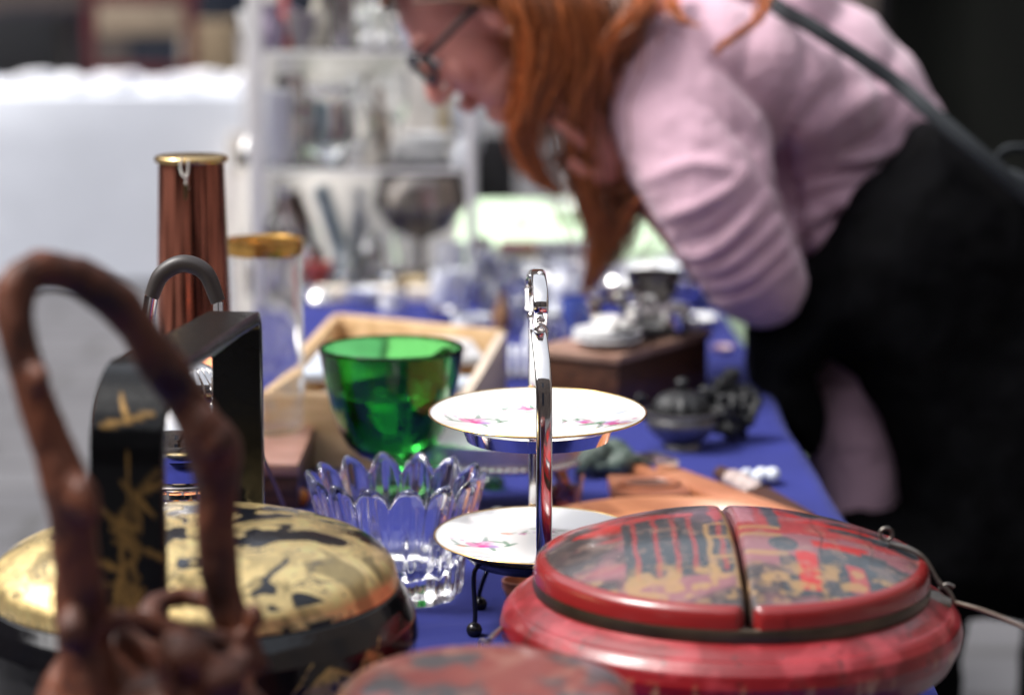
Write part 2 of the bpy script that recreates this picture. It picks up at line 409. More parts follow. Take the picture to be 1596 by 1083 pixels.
bm = new_bm(); ball(bm, P(835, 430, 2.0), .0045, (1.6, 1.6, .7)); ball(bm, P(842, 428, 1.98), .003); obj('finial', bm, chrome, st)
# support rings
ZU, ZL = .182, .077
def ringband(z0, z1, r0, r1, thick=.002):
    b = new_bm(); lathe(b, [(r0, z0), (r1, z1), (r1-thick, z1), (r0-thick, z0), (r0, z0)], 96, SX, SY, TZ); return b
obj('upper_ring', ringband(ZU-.015, ZU-.004, .060, .064), chrome, st)
bm = new_bm(); lathe(bm, [(.064, ZL-.007), (.055, ZL-.016), (.0, ZL-.017), (0, ZL-.014), (.054, ZL-.013), (.062, ZL-.006), (.064, ZL-.007)], 96, SX, SY, TZ)
obj('lower_cradle', bm, blackmetal, st)
for yy, xx in ((1.905, xf), (2.093, xb)):
    sgn = 1 if yy < 2 else -1
    obj('arm', flatbar([(xx, yy, Tz(ZU-.012)), (SX*.4+xx*.6, SY-sgn*.062, Tz(ZU-.012))], .008, .003, (1, 0, 0)), chrome, st)
    obj('arm', flatbar([(xx, yy, Tz(ZL)), (SX*.4+xx*.6, SY-sgn*.058, Tz(ZL-.013))], .008, .003, (1, 0, 0)), chrome, st)
pf = onT(739, 982, .0062)
for (fx, fy) in ((pf.x, pf.y), (SX+.053, 1.965), (SX-.05, 2.06), (SX+.05, 2.06)):
    d = Vector((fx-SX, fy-SY, 0)); d.normalize()
    a0 = V3(SX, SY, Tz(ZL-.014))+d*.045
    lg = cr([a0, a0+d*.012+V3(0, 0, -.006), V3(fx, fy, Tz(.020))+d*-.001, V3(fx, fy, Tz(.010))], 6)
    bm = new_bm(); tube(bm, lg, [.0021]*len(lg), 8); l_ = obj('leg', bm, blackmetal, st)
    bm = new_bm(); ball(bm, V3(fx, fy, Tz(.0068)), .0068); f_ = obj('ball_foot', bm, blackmetal, l_, world=False)
    f_.data.transform(Matrix.Translation(-st.location))

def flower_paint(spots, small):
    PK = [(.62, .10, .33), (.72, .28, .48), (.45, .30, .62), (.70, .45, .62)]
    def fn(co):
        n = len(co); rgb = np.tile(np.array([.86, .87, .865]), (n, 1)); m = np.zeros(n)
        r2 = random.Random(3)
        def dab(x, y, rx, ry, ang, col, op=.85):
            ca, sa = math.cos(ang), math.sin(ang); dx, dy = co[:, 0]-x, co[:, 1]-y
            u = (dx*ca+dy*sa)/rx; v = (-dx*sa+dy*ca)/ry; d = u*u+v*v + .5*(vn-.5)
            k = (1-sstep(.6, 1.15, d))*op*top; rgb[:] = rgb*(1-k[:, None]) + np.array(col)[None]*k[:, None]
        vn = fbm(co, 700, 2); top = 1.0
        top = (co[:, 2] > co[:, 2].min()+.004).astype(float)
        for (x, y, s) in [(a_, b_, c_*1.75) for a_, b_, c_ in spots]:
            for k in range(9):
                a = r2.uniform(0, 6.28); q = r2.uniform(.3, 1.2)*s
                dab(x+math.cos(a)*q*1.5, y+math.sin(a)*q, .0035*s/.006, .0009*s/.006, r2.uniform(0, 3.1), (.10, .27, .16) if k % 3 else (.25, .34, .30), .75)
            for k in range(8):
                a = r2.uniform(0, 6.28); q = r2.uniform(0, .55)*s
                dab(x+math.cos(a)*q*1.3, y+math.sin(a)*q, r2.uniform(.25, .5)*s, r2.uniform(.2, .4)*s, a, PK[k % 4], .7)
            dab(x+.1*s, y-.2*s, .35*s, .3*s, 0, (.70, .05, .30), .9)
            for k in range(4): dab(x+r2.uniform(-1.9, 1.9)*s, y+r2.uniform(-.8, .8)*s, .16*s, .16*s, 0, PK[k % 4], .7)
        for (x, y, s, c) in [(a_, b_, c_*1.2, d_) for a_, b_, c_, d_ in small]:
            dab(x, y, s, s*.45, r2.uniform(-.5, .5), c, .8); dab(x+s, y+s*.3, s*.6, s*.25, .5, (.3, .35, .3), .6)
        return rgb, m
    return fn
platemat = paintmat('painted_porcelain', .12, .6, .2, .05, 60, False)
def plate(z, R, tilt, spots, small, label):
    root = thing('china_plate', label, 'plate', (SX, SY, Tz(z)), 'flowered plates on the two-tier stand')
    prof = [(0, .0028), (.02, .0026), (.035, .0024), (.046, .0026), (.052, .0042)]
    prof = [(r_, .0026) for r_ in np.linspace(.0008, .05, 34)] + [(.05+t*(R-.05), .0026+.0075*t**1.2) for t in np.linspace(.02, 1, 56)]
    prof = [(0, .0026)] + prof + [(R-.0003, .0111), (R-.0025, .0093), (.062, .0018), (.050, -.0012), (.044, -.0025), (.042, 0), (0, 0)]
    bm = new_bm(); lathe(bm, prof, 520)
    o = obj('plate_body', bm, platemat, root, world=False)
    paint(o, flower_paint(spots, small))
    bm = new_bm(); tube(bm, [(R*math.cos(a), R*math.sin(a), .0106) for a in np.linspace(0, 2*math.pi, 120, endpoint=False)], .00085, 8, closed=True)
    obj('gilt_rim', bm, goldm, root, world=False)
    root.rotation_euler = (math.radians(tilt), 0, 0)
    return root
def loc(px, py, z):   # local coordinates on a plate lying at table height z
    q = onT(px, py, z); return (q.x-SX, (q.y-SY))
def sp_(l, z): return [(*loc(a, b, z), s) for a, b, s in l]
def sm_(l, z): return [(*loc(a, b, z), s, c) for a, b, s, c in l]
OR, GR, BL, PU = (.75, .25, .12), (.3, .36, .33), (.45, .52, .70), (.55, .22, .42)
plate(ZU-.002, .0915, 2.2,
      [(-.053, -.004, .0085), (-.008, .045, .006), (.062, -.018, .0085), (.038, -.004, .006)],
      [(-.03, .045, .004, GR), (.036, .047, .004, OR), (.07, .016, .005, BL), (-.052, -.042, .004, BL), (-.012, -.05, .004, GR), (.072, -.028, .006, OR), (.02, .02, .0015, PU)],
      'white gold-rimmed plate with painted flowers on the upper tier')
plate(ZL-.003, .0875, 2.2,
      [(-.047, -.006, .0088), (.008, .035, .006), (.05, -.02, .007)],
      [(-.026, .03, .005, OR), (-.064, -.016, .004, OR), (.046, .035, .004, GR), (-.05, -.05, .006, BL), (-.004, -.06, .005, GR), (-.012, .03, .004, PU)],
      'white gold-rimmed plate with painted flowers on the lower tier')

# ------------------------------------------------------------------ crystal bowl
cb = onT(617, 905, 0); CX, CY = P(617, 800, 2.105).x, 2.105
NL = 14
def rm(a, k, r, z):
    q = .028+.030*min(1, max(0, z/.11)); return 1 + q*math.cos(NL*a+.4) + .008*math.cos(2*NL*a)
def zm(a, k, r, z):
    t = max(0, (z-.045)/.06)**1.5; return t*.0165*(abs(math.cos((NL*a+.4)/2))**.8-.55)
outer = [(0, .002), (.040, .002), (.050, .0), (.056, .004), (.058, .012), (.0595, .03), (.063, .05), (.068, .07), (.0725, .088), (.0755, .1), (.0765, .105)]
inner = [(.0745, .1075), (.0712, .1055), (.0690, .1), (.0652, .088), (.0585, .07), (.051, .05), (.044, .034), (.034, .025), (.015, .0225), (0, .022)]
bm = new_bm(); lathe(bm, outer+inner, 14*16, CX, CY, TZ+.002, rm, zm)
solo('crystal_bowl', bm, crystal, 'clear fluted crystal bowl with a zigzag rim beside the plate stand', 'bowl', (CX, CY, TZ), auto=None)

# ------------------------------------------------------------------ green glass goblet
gx, gy = P(610, 540, 2.43).x, 2.43
gt = thing('glass_goblet', 'large green glass goblet with a wide cup and thick stem', 'goblet', (gx, gy, TZ))
go = [(0, .001), (.036, .001), (.038, .003), (.034, .006), (.014, .012), (.011, .02), (.011, .036), (.014, .048), (.022, .055), (.034, .061), (.046, .071), (.0555, .088), (.0630, .112), (.0690, .142), (.0733, .168), (.0740, .171)]
gi = [(.0727, .1728), (.0712, .170), (.0668, .142), (.0606, .112), (.053, .090), (.0435, .0745), (.031, .065), (.018, .0605), (0, .059)]
rip = lambda a, k, r, z: 1+.004*math.sin(z*420+math.sin(a*3))*(1 if .06 < z < .165 else 0)
bm = new_bm(); lathe(bm, go+gi, 96, gx, gy, TZ+.002, rip); obj('cup', bm, greeng, gt)
bm = new_bm()
liq = [(0, .0596), (.018, .0611), (.0305, .0656), (.043, .0751), (.0525, .0905), (.060, .112), (.0630, .1255), (.0622, .1265), (0, .1262)]
lathe(bm, liq, 96, gx, gy, TZ+.002); obj('contents', bm, glassmat('green_liquid', (.20, .66, .30), ior=1.33), gt)
hd = cr([(gx+.045, gy+.055, TZ+.152), (gx+.055, gy+.085, TZ+.150), (gx+.060, gy+.095, TZ+.125), (gx+.052, gy+.082, TZ+.108), (gx+.038, gy+.049, TZ+.108)], 8)
bm = new_bm(); tube(bm, hd, .006, 12); obj('handle', bm, greeng, gt)

# ------------------------------------------------------------------ red lacquer box with split lid
RX, RY = P(1138, 930, 1.70).x, 1.70
rb = thing('lacquer_box', 'round red lacquer box with painted split lid and wire bail', 'box', (RX, RY, TZ))
bm = new_bm()
pr = [(0, .002), (.118, .002), (.120, .006), (.117, .02), (.119, .04), (.128, .052), (.146, .060), (.159, .070), (.166, .084), (.1672, .092), (.165, .101), (.161, .106), (.158, .1085), (.1565, .1085), (.150, .113), (.143, .1165), (.138, .118)]
prd = []
for (a, b) in zip(pr[1:], pr[2:]):
    for k in range(5): prd.append((a[0]+(b[0]-a[0])*k/5, a[1]+(b[1]-a[1])*k/5))
prd = [pr[0]] + prd + [pr[-1], (0, .1175)]
lathe(bm, prd, 360)
bmesh.ops.translate(bm, vec=(RX, RY, TZ+.002), verts=bm.verts)
ro = obj('base', bm, paintmat('worn_red_lacquer', .33, .3, .3, .4, 90, False), rb)
def redfn(co):
    n = len(co); a = np.arctan2(co[:, 1], co[:, 0]); r_ = np.hypot(co[:, 0], co[:, 1]); z = co[:, 2]
    f = fbm(co, 28, 5, 1); g = fbm(np.c_[a*9, r_*60, z*60], 1.0, 4, 2)
    base = np.array([.18, .005, .008])[None]*(.6+.8*f[:, None])
    pinkw = np.array([.52, .07, .085]); k = sstep(.48, .70, g)*.35*(z > .09); rgb = base*(1-k[:, None])+pinkw*k[:, None]
    dk = sstep(.60, .70, fbm(co, 75, 4, 5)); edge = sstep(.066, .078, z)*(1-sstep(.088, .099, z))
    dk = dk*(.25+.75*edge); rgb = rgb*(1-dk[:, None])+np.array([.05, .02, .015])*dk[:, None]
    tanw = sstep(.62, .70, fbm(np.c_[a*22, z*40, r_*20], 1, 4, 8))*edge*.8
    rgb = rgb*(1-tanw[:, None])+np.array([.42, .22, .12])*tanw[:, None]
    for ang, wd in ((-1.63, .006), (-1.20, .004), (-2.35, .005), (-.72, .006), (-1.42, .003), (-.45, .004), (-1.95, .003), (-2.7, .005)):
        d = np.abs(a-ang-.02*np.sin(r_*300+z*200)); k = (1-sstep(wd*.4, wd, d))*.75; rgb = rgb*(1-k[:, None])+np.array([.03, .008, .006])*k[:, None]
    return rgb, np.zeros(n)
paint(ro, redfn)
bm = new_bm(); lathe(bm, [(.139, .115), (.1425, .1165), (.1435, .121), (.1425, .1255), (.139, .1265), (.136, .121), (.139, .115)], 200, RX, RY, TZ+.002)
obj('brass_band', bm, mat('tarnished_band', (.085, .062, .042), .38, .8, .3, 30), rb)
# painted lid halves
def lidfn(co):
    n = len(co); x, y, z = co[:, 0], co[:, 1], co[:, 2]; r_ = np.hypot(x, y)
    X = x/.132; Yr = y/.132; Y = Yr+.30; wob = (fbm(co, 55, 4, 3)-.5)
    rgb = np.tile(np.array([.035, .026, .026]), (n, 1))
    RED, PINK, GOLD, DK, MAU = map(np.array, ((.34, .014, .012), (.26, .035, .038), (.27, .16, .065), (.028, .035, .042), (.22, .085, .10)))
    def lay(k, c):
        k = np.clip(k, 0, 1)[:, None]; rgb[:] = rgb*(1-k)+c[None]*k
    def rect(x0, x1, y0, y1, c, op=1, w_=.009, wb=.03):
        a = X+wb*wob; b = Y+wb*wob*1.3
        lay(sstep(x0-w_, x0+w_, a)*(1-sstep(x1-w_, x1+w_, a))*sstep(y0-w_, y0+w_, b)*(1-sstep(y1-w_, y1+w_, b))*op, c)
    lay(sstep(.46, .60, fbm(co, 16, 3, 9))*.8, MAU)
    # red clouds
    cl = fbm(np.c_[x*14, y*34, z*0], 1, 4, 12)
    lay(sstep(.50, .55, cl)*sstep(-.35, -.05, Y), PINK*.9)
    lay(sstep(.55, .58, fbm(np.c_[x*17, y*26, z*0], 1, 4, 21))*sstep(.15, .4, Y), RED)
    lay(sstep(.57, .60, fbm(np.c_[x*20, y*40, z*0], 1, 4, 31))*(np.abs(X) > .2), DK)
    # pavilion left of the split: dark wall with pinkish posts
    rect(-.60, -.02, -.45, .42, DK); rect(-.63, -.0, .40, .50, PINK); rect(-.66, .0, .52, .56, DK)
    for xx in (-.55, -.44, -.34, -.25, -.10): rect(xx, xx+.025, -.42, .42, PINK*.8, .9)
    for xx in (-.17, -.045): rect(xx, xx+.03, -.55, .62, GOLD, .75)
    for yy in (-.30, -.05, .18): rect(-.16, -.02, yy, yy+.05, GOLD, .7)
    rect(-.20, -.12, .2, .8, DK); rect(-.10, -.05, .3, .8, PINK); 
    # right half: lattice, beams, figures
    rect(.02, .12, .25, .8, MAU*1.2); rect(.14, .17, .1, .85, PINK); rect(.19, .26, .15, .8, DK*1.5); rect(.28, .31, .2, .75, PINK*.8)
    for yy in (-.25, .0, .12): rect(.02, .25, yy, yy+.05, GOLD, .75)
    rect(.30, .75, .10, .2, PINK); rect(.35, .85, .30, .36, RED); rect(.40, .70, -.10, .0, RED*.9)
    rect(.29, .40, -.55, -.18, RED); rect(.55, .65, -.50, -.25, PINK)
    rect(.42, .52, -.45, -.12, DK); rect(.66, .80, -.30, -.05, DK*1.3)
    d = np.hypot(X-.24, (Y+.1)*.8); lay(1-sstep(.07, .09, d), DK*1.3)
    # gold foliage along the front
    g = fbm(co, 110, 4, 14)-.03; band = sstep(-1.02, -.92, Yr)*(1-sstep(-.74, -.62, Yr+.3*wob-.12*np.abs(X))); lay(sstep(.42, .56, g)*band*.85, GOLD)
    g2 = fbm(co, 80, 4, 15); lay(sstep(.56, .64, g2)*.35*(Y < .2), np.array([.20, .12, .09]))
    wear = sstep(.56, .66, fbm(co, 200, 3, 16)); lay(wear*.15, np.array([.26, .17, .14]))
    rim = sstep(.1335, .1355, r_); lay(rim, np.array([.20, .012, .012]))
    lay(sstep(.55, .62, fbm(co, 40, 3, 17))*rim*sstep(.1, .5, Y), DK)
    for xx, s_ in ((-.57, .5), (-.31, -.2), (.72, .3), (.45, -.3)):
        dd = np.abs(X-xx-.015*np.sin(Y*14+xx)); lay((1-sstep(.002, .008, dd))*.7*(Y > -.2), np.array([.015, .01, .01]))
    return rgb, np.zeros(n)
lidmat = paintmat('painted_lid_lacquer', .24, .3, .3, .2, 140, False)
def lid_half(s):
    b = new_bm(); R = .1405; nr, na = 170, 300; rows = []
    def zz(r_, X_):
        t = r_/R
        if t < .93: z = .168 - .026*(t/.93)**2.3
        elif t < 1.0: q = (t-.93)/.07; z = .142-.009*(1-math.sqrt(max(0, 1-q*q)))
        z = z if t < 1 else .133
        return z - .004*math.exp(-abs(X_)/.0016)
    for i in range(nr+1):
        r_ = R*i/nr; row = []
        for j in range(na+1):
            a = -math.pi/2 + math.pi*j/na
            x = r_*math.cos(a)+.0018; y = r_*math.sin(a)
            cr_ = .006*max(0, (abs(y)-.128)/.0125)**2 if x < .02 else 0
            row.append(b.verts.new((s*(x+cr_), y, zz(r_, x-.0018))))
        rows.append(row)
    for i in range(nr):
        for j in range(na):
            q = (rows[i][j], rows[i+1][j], rows[i+1][j+1], rows[i][j+1])
            if i == 0: b.faces.new((rows[0][j], rows[1][j], rows[1][j+1]))
            else: b.faces.new(q)
    # rim wall, underside
    edge = [rows[nr][j] for j in range(na+1)] + [rows[i][na] for i in range(nr-1, 0, -1)] + [rows[0][na//2]] + [rows[i][0] for i in range(1, nr)]
    low = [b.verts.new((v.co.x*(1.004), v.co.y*1.004, .1262)) for v in edge]
    m_ = len(edge)
    for k in range(m_): b.faces.new((edge[k], edge[(k+1) % m_], low[(k+1) % m_], low[k]))
    bmesh.ops.remove_doubles(b, verts=b.verts, dist=1e-6)
    bmesh.ops.translate(b, vec=(RX, RY, TZ+.002), verts=b.verts)
    o = obj('lid_half', b, lidmat, rb); paint(o, lidfn); return o
lid_half(1); lid_half(-1)
# hinge and bail wire
hg = mat('tarnished_silver', (.20, .18, .16), .32, .95, .4, 60, bump=.3)
bm = new_bm()
q = cr([(*P(1345, 838, 1.70), .002), (*P(1375, 850, 1.70), .0045), (*P(1405, 862, 1.70), .004), (*P(1432, 868, 1.70), .0025)], 6)
tube(bm, q, [a[3] for a in q], 10, .5)
q = cr([(*P(1385, 846, 1.69), .0022), (*P(1418, 856, 1.69), .0024), (*P(1442, 872, 1.69), .002), (*P(1462, 905, 1.69), .0022), (*P(1478, 920, 1.69), .0022), (*P(1491, 942, 1.69), .0012)], 8)
tube(bm, q, [a[3] for a in q], 10, .7)
q = cr([P(1462, 918, 1.69), P(1475, 910, 1.69), P(1487, 914, 1.69)], 5); tube(bm, q, .0014, 8)
q = [P(1381, 832, 1.69)+V3(.0045*math.cos(a), 0, .0045*math.sin(a)) for a in np.linspace(0, 6.28, 20, endpoint=False)]; tube(bm, q, .0013, 8, closed=True)
q = cr([(*P(1440, 925, 1.68), .006), (*P(1462, 937, 1.68), .008), (*P(1482, 940, 1.68), .004)], 5); tube(bm, q, [a[3] for a in q], 10, .5)
obj('hinge', bm, hg, rb)
bm = new_bm()
q = cr([P(1488, 938, 1.69), P(1530, 950, 1.66), P(1575, 968, 1.60), P(1640, 1000, 1.50), P(1690, 1060, 1.38)+V3(0, 0, 0), V3(RX+.14, 1.34, TZ+.07), V3(RX-.02, 1.32, TZ+.04), V3(RX-.16, 1.42, TZ+.03), onT(748, 1022, .03), P(762, 998, 1.60), P(782, 978, 1.68)], 14)
tube(bm, q, .0016, 10)
obj('bail_handle', bm, mat('bail_wire', (.33, .27, .22), .35, .9, .2), rb)

# ------------------------------------------------------------------ small lacquer box in front
FX, FY = P(757, 1060, 1.36).x, 1.36
fb = thing('lacquer_box', 'low round lacquer box with mottled red and grey lid in the foreground', 'box', (FX, FY, TZ))
zt = .58 - FY*math.tan(math.radians(9.5)+math.atan((1060-541)/FPX))
RR = .0885
bm = new_bm()
pr = [(0, .002), (.075, .002), (.078, .01), (.080, zt*.5), (.084, zt-.03), (RR, zt-.02)]; 
pr += [(RR*math.cos(t)**.35 if t < 1.56 else 0, zt-.018+.020*math.sin(t)) for t in np.linspace(0, 1.5708, 60)]
lathe(bm, pr, 260, FX, FY, TZ+.002)
fo = obj('body_and_lid', bm, paintmat('mottled_lacquer', .28, .5, .3, .2, 90, False), fb)
def frontfn(co):
    n = len(co); f = fbm(co, 45, 4, 2); g = fbm(co, 90, 4, 6)
    rgb = np.tile(np.array([.19, .045, .038]), (n, 1)); k = sstep(.47, .56, f)[:, None]; rgb = rgb*(1-k)+np.array([.06, .058, .062])*k
    k = (sstep(.56, .63, g)*.6)[:, None]; rgb = rgb*(1-k)+np.array([.28, .13, .10])*k
    r_ = np.hypot(co[:, 0], co[:, 1]); k = (sstep(.078, .080, r_)*(1-sstep(.0815, .083, r_))*.7)[:, None]; rgb = rgb*(1-k)+np.array([.10, .05, .045])*k
    return rgb, np.zeros(n)
paint(fo, frontfn)
bm = new_bm(); lathe(bm, [(.0885, zt-.024), (.0905, zt-.0225), (.0905, zt-.0195), (.0885, zt-.018)], 160, FX, FY, TZ+.002); obj('seam_ring', bm, redlac, fb)

# ------------------------------------------------------------------ gold and black lacquer box with strap handle
GX, GY = P(303, 930, 1.65).x, 1.65
gb = thing('lacquer_box', 'black round box with gold cloud lid and tall black strap handle', 'box', (GX, GY, TZ))
def goldfn(co):
    n = len(co); x, y, z = co[:, 0], co[:, 1], co[:, 2]; r_ = np.hypot(x, y)
    w1 = fbm(co, 12, 3, 4)-.5; w2 = fbm(co, 12, 3, 7)-.5
    q = np.c_[x*17+w1*3.2, y*24+w2*3.2, z*3]
    f = fbm(q, 1.0, 3, 23)
    bias = .055*sstep(.02, -.09, y) - .05*sstep(.0, .1, y) + .04*sstep(.0, -.1, x)
    g = sstep(.492, .503, f+bias)
    swirl = np.abs(np.sin(f*52+w1*6)); g = g*(1-.75*(1-sstep(.10, .35, swirl))*sstep(.50, .54, f+bias)*(1-sstep(.56, .60, f+bias)))
    for lv_ in (.50, .535, .575, .62):
        g = g*(1-.8*(1-sstep(.0022, .005, np.abs(f-lv_+.01*(fbm(co, 70, 2, 9)-.5))))*sstep(.42, .55, fbm(co, 22, 2, 31)))
    ln = np.abs(fbm(np.c_[x*55+w1*9, y*75+w2*9, z], 1, 3, 41)-.5); g = g*(1-.55*(1-sstep(.006, .016, ln))*sstep(.46, .56, fbm(co, 26, 2, 43)))
    g = np.maximum(g, sstep(.55, .60, fbm(co, 60, 3, 5))*.8*(f > .36))
    rimg = sstep(.1395, .1400, r_)*(1-sstep(.1425, .1428, r_)); g = np.maximum(g, rimg)
    tone = fbm(co, 90, 4, 11)[:, None]; t2 = fbm(co, 260, 3, 13)[:, None]
    gold = np.array([.98, .74, .34])*(.72+.42*tone+.25*t2)
    rel = sstep(.60, .70, fbm(np.c_[x*40+w1*8, y*60+w2*8, z], 1, 3, 19)); gold = gold*(1-.5*rel[:, None]); rel2 = sstep(.5, .56, fbm(np.c_[x*70+w1*10, y*90+w2*10, z], 1, 3, 29)); gold = gold*(1-.22*rel2[:, None])
    rgb = np.array([.010, .011, .015])*(1-g[:, None]) + gold*g[:, None]
    return rgb, g
lidg = paintmat('gilded_black_lacquer', .10, .2, .42, .6, 130, True)
bm = new_bm()
pr = [(0, .181)] + [(.1425*math.sin(t), .1375+.0435*(math.cos(t)**.9)) for t in np.linspace(.01, 1.555, 170)] + [(.1435, .1362), (.1435, .1335), (.140, .1328), (0, .1328)]
lathe(bm, pr, 420, GX, GY, TZ+.002); lo_ = obj('lid', bm, lidg, gb); paint(lo_, goldfn)
def bodyfn(co):
    n = len(co); a = np.arctan2(co[:, 1], co[:, 0]); z = co[:, 2]; g = np.zeros(n)
    r2 = random.Random(11)
    def stroke(a0, z0, a1, z1, w0):
        ax, az = (a-a0)*.155, z-z0; bx, bz = (a1-a0)*.155, z1-z0; L2 = bx*bx+bz*bz
        t = np.clip((ax*bx+az*bz)/L2, 0, 1); d = np.hypot(ax-t*bx, az-t*bz)
        wv = w0*(1-.85*np.abs(t-.35)); return 1-sstep(wv*.7, wv, d)
    # bamboo stems and leaf sprays around the body
    for ca in (-2.6, -2.15, -1.55, -1.05, -.62, -.3, -2.95):
        z0 = r2.uniform(.06, .105)
        g = np.maximum(g, stroke(ca-.35, z0-.05, ca+.12, z0+.035, .0012))
        for c_ in range(5):
            cx_ = ca + r2.uniform(-.3, .3); cz_ = z0+r2.uniform(-.035, .03)
            for k in range(8):
                an = r2.uniform(-2.6, -.3); L = r2.uniform(.012, .026)
                g = np.maximum(g, stroke(cx_, cz_, cx_+math.cos(an)*L/.155, cz_+math.sin(an)*L, .0022)*r2.uniform(.6, 1))
    low = 1-sstep(.018, .034, z+.01*(fbm(co, 30, 3)-.5)); g = np.maximum(g, low*sstep(.50, .58, fbm(co, 80, 3, 4)))
    tone = fbm(co, 120, 3, 11)[:, None]
    rgb = np.array([.002, .002, .003])*(1-g[:, None]) + np.array([.62, .42, .15])*(.5+.9*tone)*g[:, None]
    return rgb, g*.9
bm = new_bm()
pr0 = [(.100, .002), (.105, .006), (.112, .012), (.128, .03), (.146, .055), (.1555, .08), (.1575, .098), (.1555, .112), (.150, .124), (.1445, .132), (.140, .1332)]
pr = []
for a, b in zip(pr0, pr0[1:]):
    for k in range(9): pr.append((a[0]+(b[0]-a[0])*k/9, a[1]+(b[1]-a[1])*k/9))
lathe(bm, [(0, .002)]+pr+[(.14, .1325), (0, .1325)], 520, GX, GY, TZ+.002); bo_ = obj('body', bm, lidg, gb); paint(bo_, bodyfn)
# strap handle: near post, top strap, far post
nb = P(203, 985, 1.487); n1 = P(198, 700, 1.478); n2 = P(206, 620, 1.480)
f1 = P(369, 512, 1.795); fbp = P(372, 800, 1.81)
hp = Vector((f1.x-n1.x, f1.y-n1.y, 0)); hdir = hp.normalized(); wdir = Vector((hdir.y, -hdir.x, 0))
zn = P(230, 578, 1.52).z; zf = P(390, 494, 1.79).z
path = [V3(n1.x, n1.y, TZ+.085), V3(n1.x, n1.y, TZ+.13), V3(n1.x, n1.y, TZ+.18), V3(n1.x, n1.y, TZ+.23)]
topn = V3(n1.x, n1.y, 0)
for t in np.linspace(0, math.pi/2, 9):
    r_ = .052; c_ = Vector((n1.x, n1.y, zn-r_))+hdir*r_
    path.append(c_ - hdir*r_*math.cos(t) + V3(0, 0, r_*math.sin(t)))
L_ = hp.length
for s in np.linspace(.3, .9, 7): path.append(Vector((n1.x, n1.y, zn+(zf-zn)*s))+hdir*L_*s)
for t in np.linspace(0, math.pi/2, 6):
    r_ = .010; c_ = Vector((n1.x, n1.y, zf-r_))+hdir*(L_-r_)
    path.append(c_ + hdir*r_*math.sin(t) + V3(0, 0, r_*math.cos(t)))
for z_ in (.24, .18, .12, .085): path.append(Vector((n1.x, n1.y, TZ+z_))+hdir*L_)
def rect_sweep(pts, wv, W, T, sub=30):
    b = new_bm(); rows = []
    # resample
    dense = []
    for a, c in zip(pts, pts[1:]):
        n_ = max(1, int((c-a).length/.0025))
        for k in range(n_): dense.append(a.lerp(c, k/n_))
    dense.append(pts[-1]); pts = dense
    prof = [(-1+2*k/sub, 1) for k in range(sub+1)] + [(1.04, .5), (1.04, -.5)] + [(1-2*k/sub, -1) for k in range(sub+1)] + [(-1.04, -.5), (-1.04, .5)]
    for i, p in enumerate(pts):
        t = (pts[min(i+1, len(pts)-1)]-pts[max(i-1, 0)]).normalized(); n_ = t.cross(wv).normalized()
        tp = 1-.2*sstep(.15, .85, (p-pts[0]).dot(hdir)/L_); rows.append([b.verts.new(p+wv*u*W*tp/2+n_*v*T/2) for u, v in prof])
    for A, B in zip(rows, rows[1:]):
        for j in range(len(prof)): b.faces.new((A[j], A[(j+1) % len(prof)], B[(j+1) % len(prof)], B[j]))
    b.faces.new(rows[0][::-1]); b.faces.new(rows[-1]); return b
HW = .0455
bm = rect_sweep(path, wdir, HW, .010)
ho = obj('strap_handle', bm, paintmat('handle_lacquer', .2, 0, .4, .3, 120, True), gb)
ho.data.materials[0].node_tree.nodes['Principled BSDF'].inputs['Specular IOR Level'].default_value = .2
n1l = n1-gb.location
def handfn(co):
    n = len(co); u = (co[:, 0]-n1l.x)*wdir.x+(co[:, 1]-n1l.y)*wdir.y; z = co[:, 2]-.0
    near = ((co[:, 0]-n1l.x)*hdir.x+(co[:, 1]-n1l.y)*hdir.y) < .02
    g = np.zeros(n); r2 = random.Random(5)
    def st(u0, z0, u1, z1, w0):
        bx, bz = u1-u0, z1-z0; t = np.clip(((u-u0)*bx+(z-z0)*bz)/(bx*bx+bz*bz), 0, 1); d = np.hypot(u-u0-t*bx, z-z0-t*bz)
        wv = w0*(1-.8*np.abs(t-.4)); return 1-sstep(wv*.6, wv, d)
    g = np.maximum(g, st(.003, .19, .001, .275, .0007)*.35)
    for (u0, z0, s) in ((.0, .286, .8), (.006, .240, 1.0), (-.006, .222, 1.0), (.006, .207, 1.1), (-.004, .192, 1.1), (.006, .180, 1), (-.008, .170, 1), (.0, .160, 1)):
        for k in range(6 if z0 < .25 else 4):
            an = r2.uniform(0, 6.28) if z0 < .25 else r2.choice((.3, 2.0, 3.3, 1.8)); L = r2.uniform(.012, .024)*s
            g = np.maximum(g, st(u0, z0, u0+math.cos(an)*L, z0+math.sin(an)*L, .0024)*r2.uniform(.2, .5))
    g = g*near
    tone = fbm(co, 150, 3)[:, None]
    return np.array([.0015, .0016, .002])*(1-g[:, None])+np.array([.42, .24, .07])*(.5+.8*tone)*g[:, None], g*.8
paint(ho, handfn)
for pp, dd in ((n1, -1), (n1+hdir*L_, 1)):
    bm = new_bm(); c_ = Vector((pp.x, pp.y, TZ+.098)) + hdir*dd*.006; ball(bm, c_, .006, (1.2, 1.2, .8)); obj('rivet', bm, brass, gb)

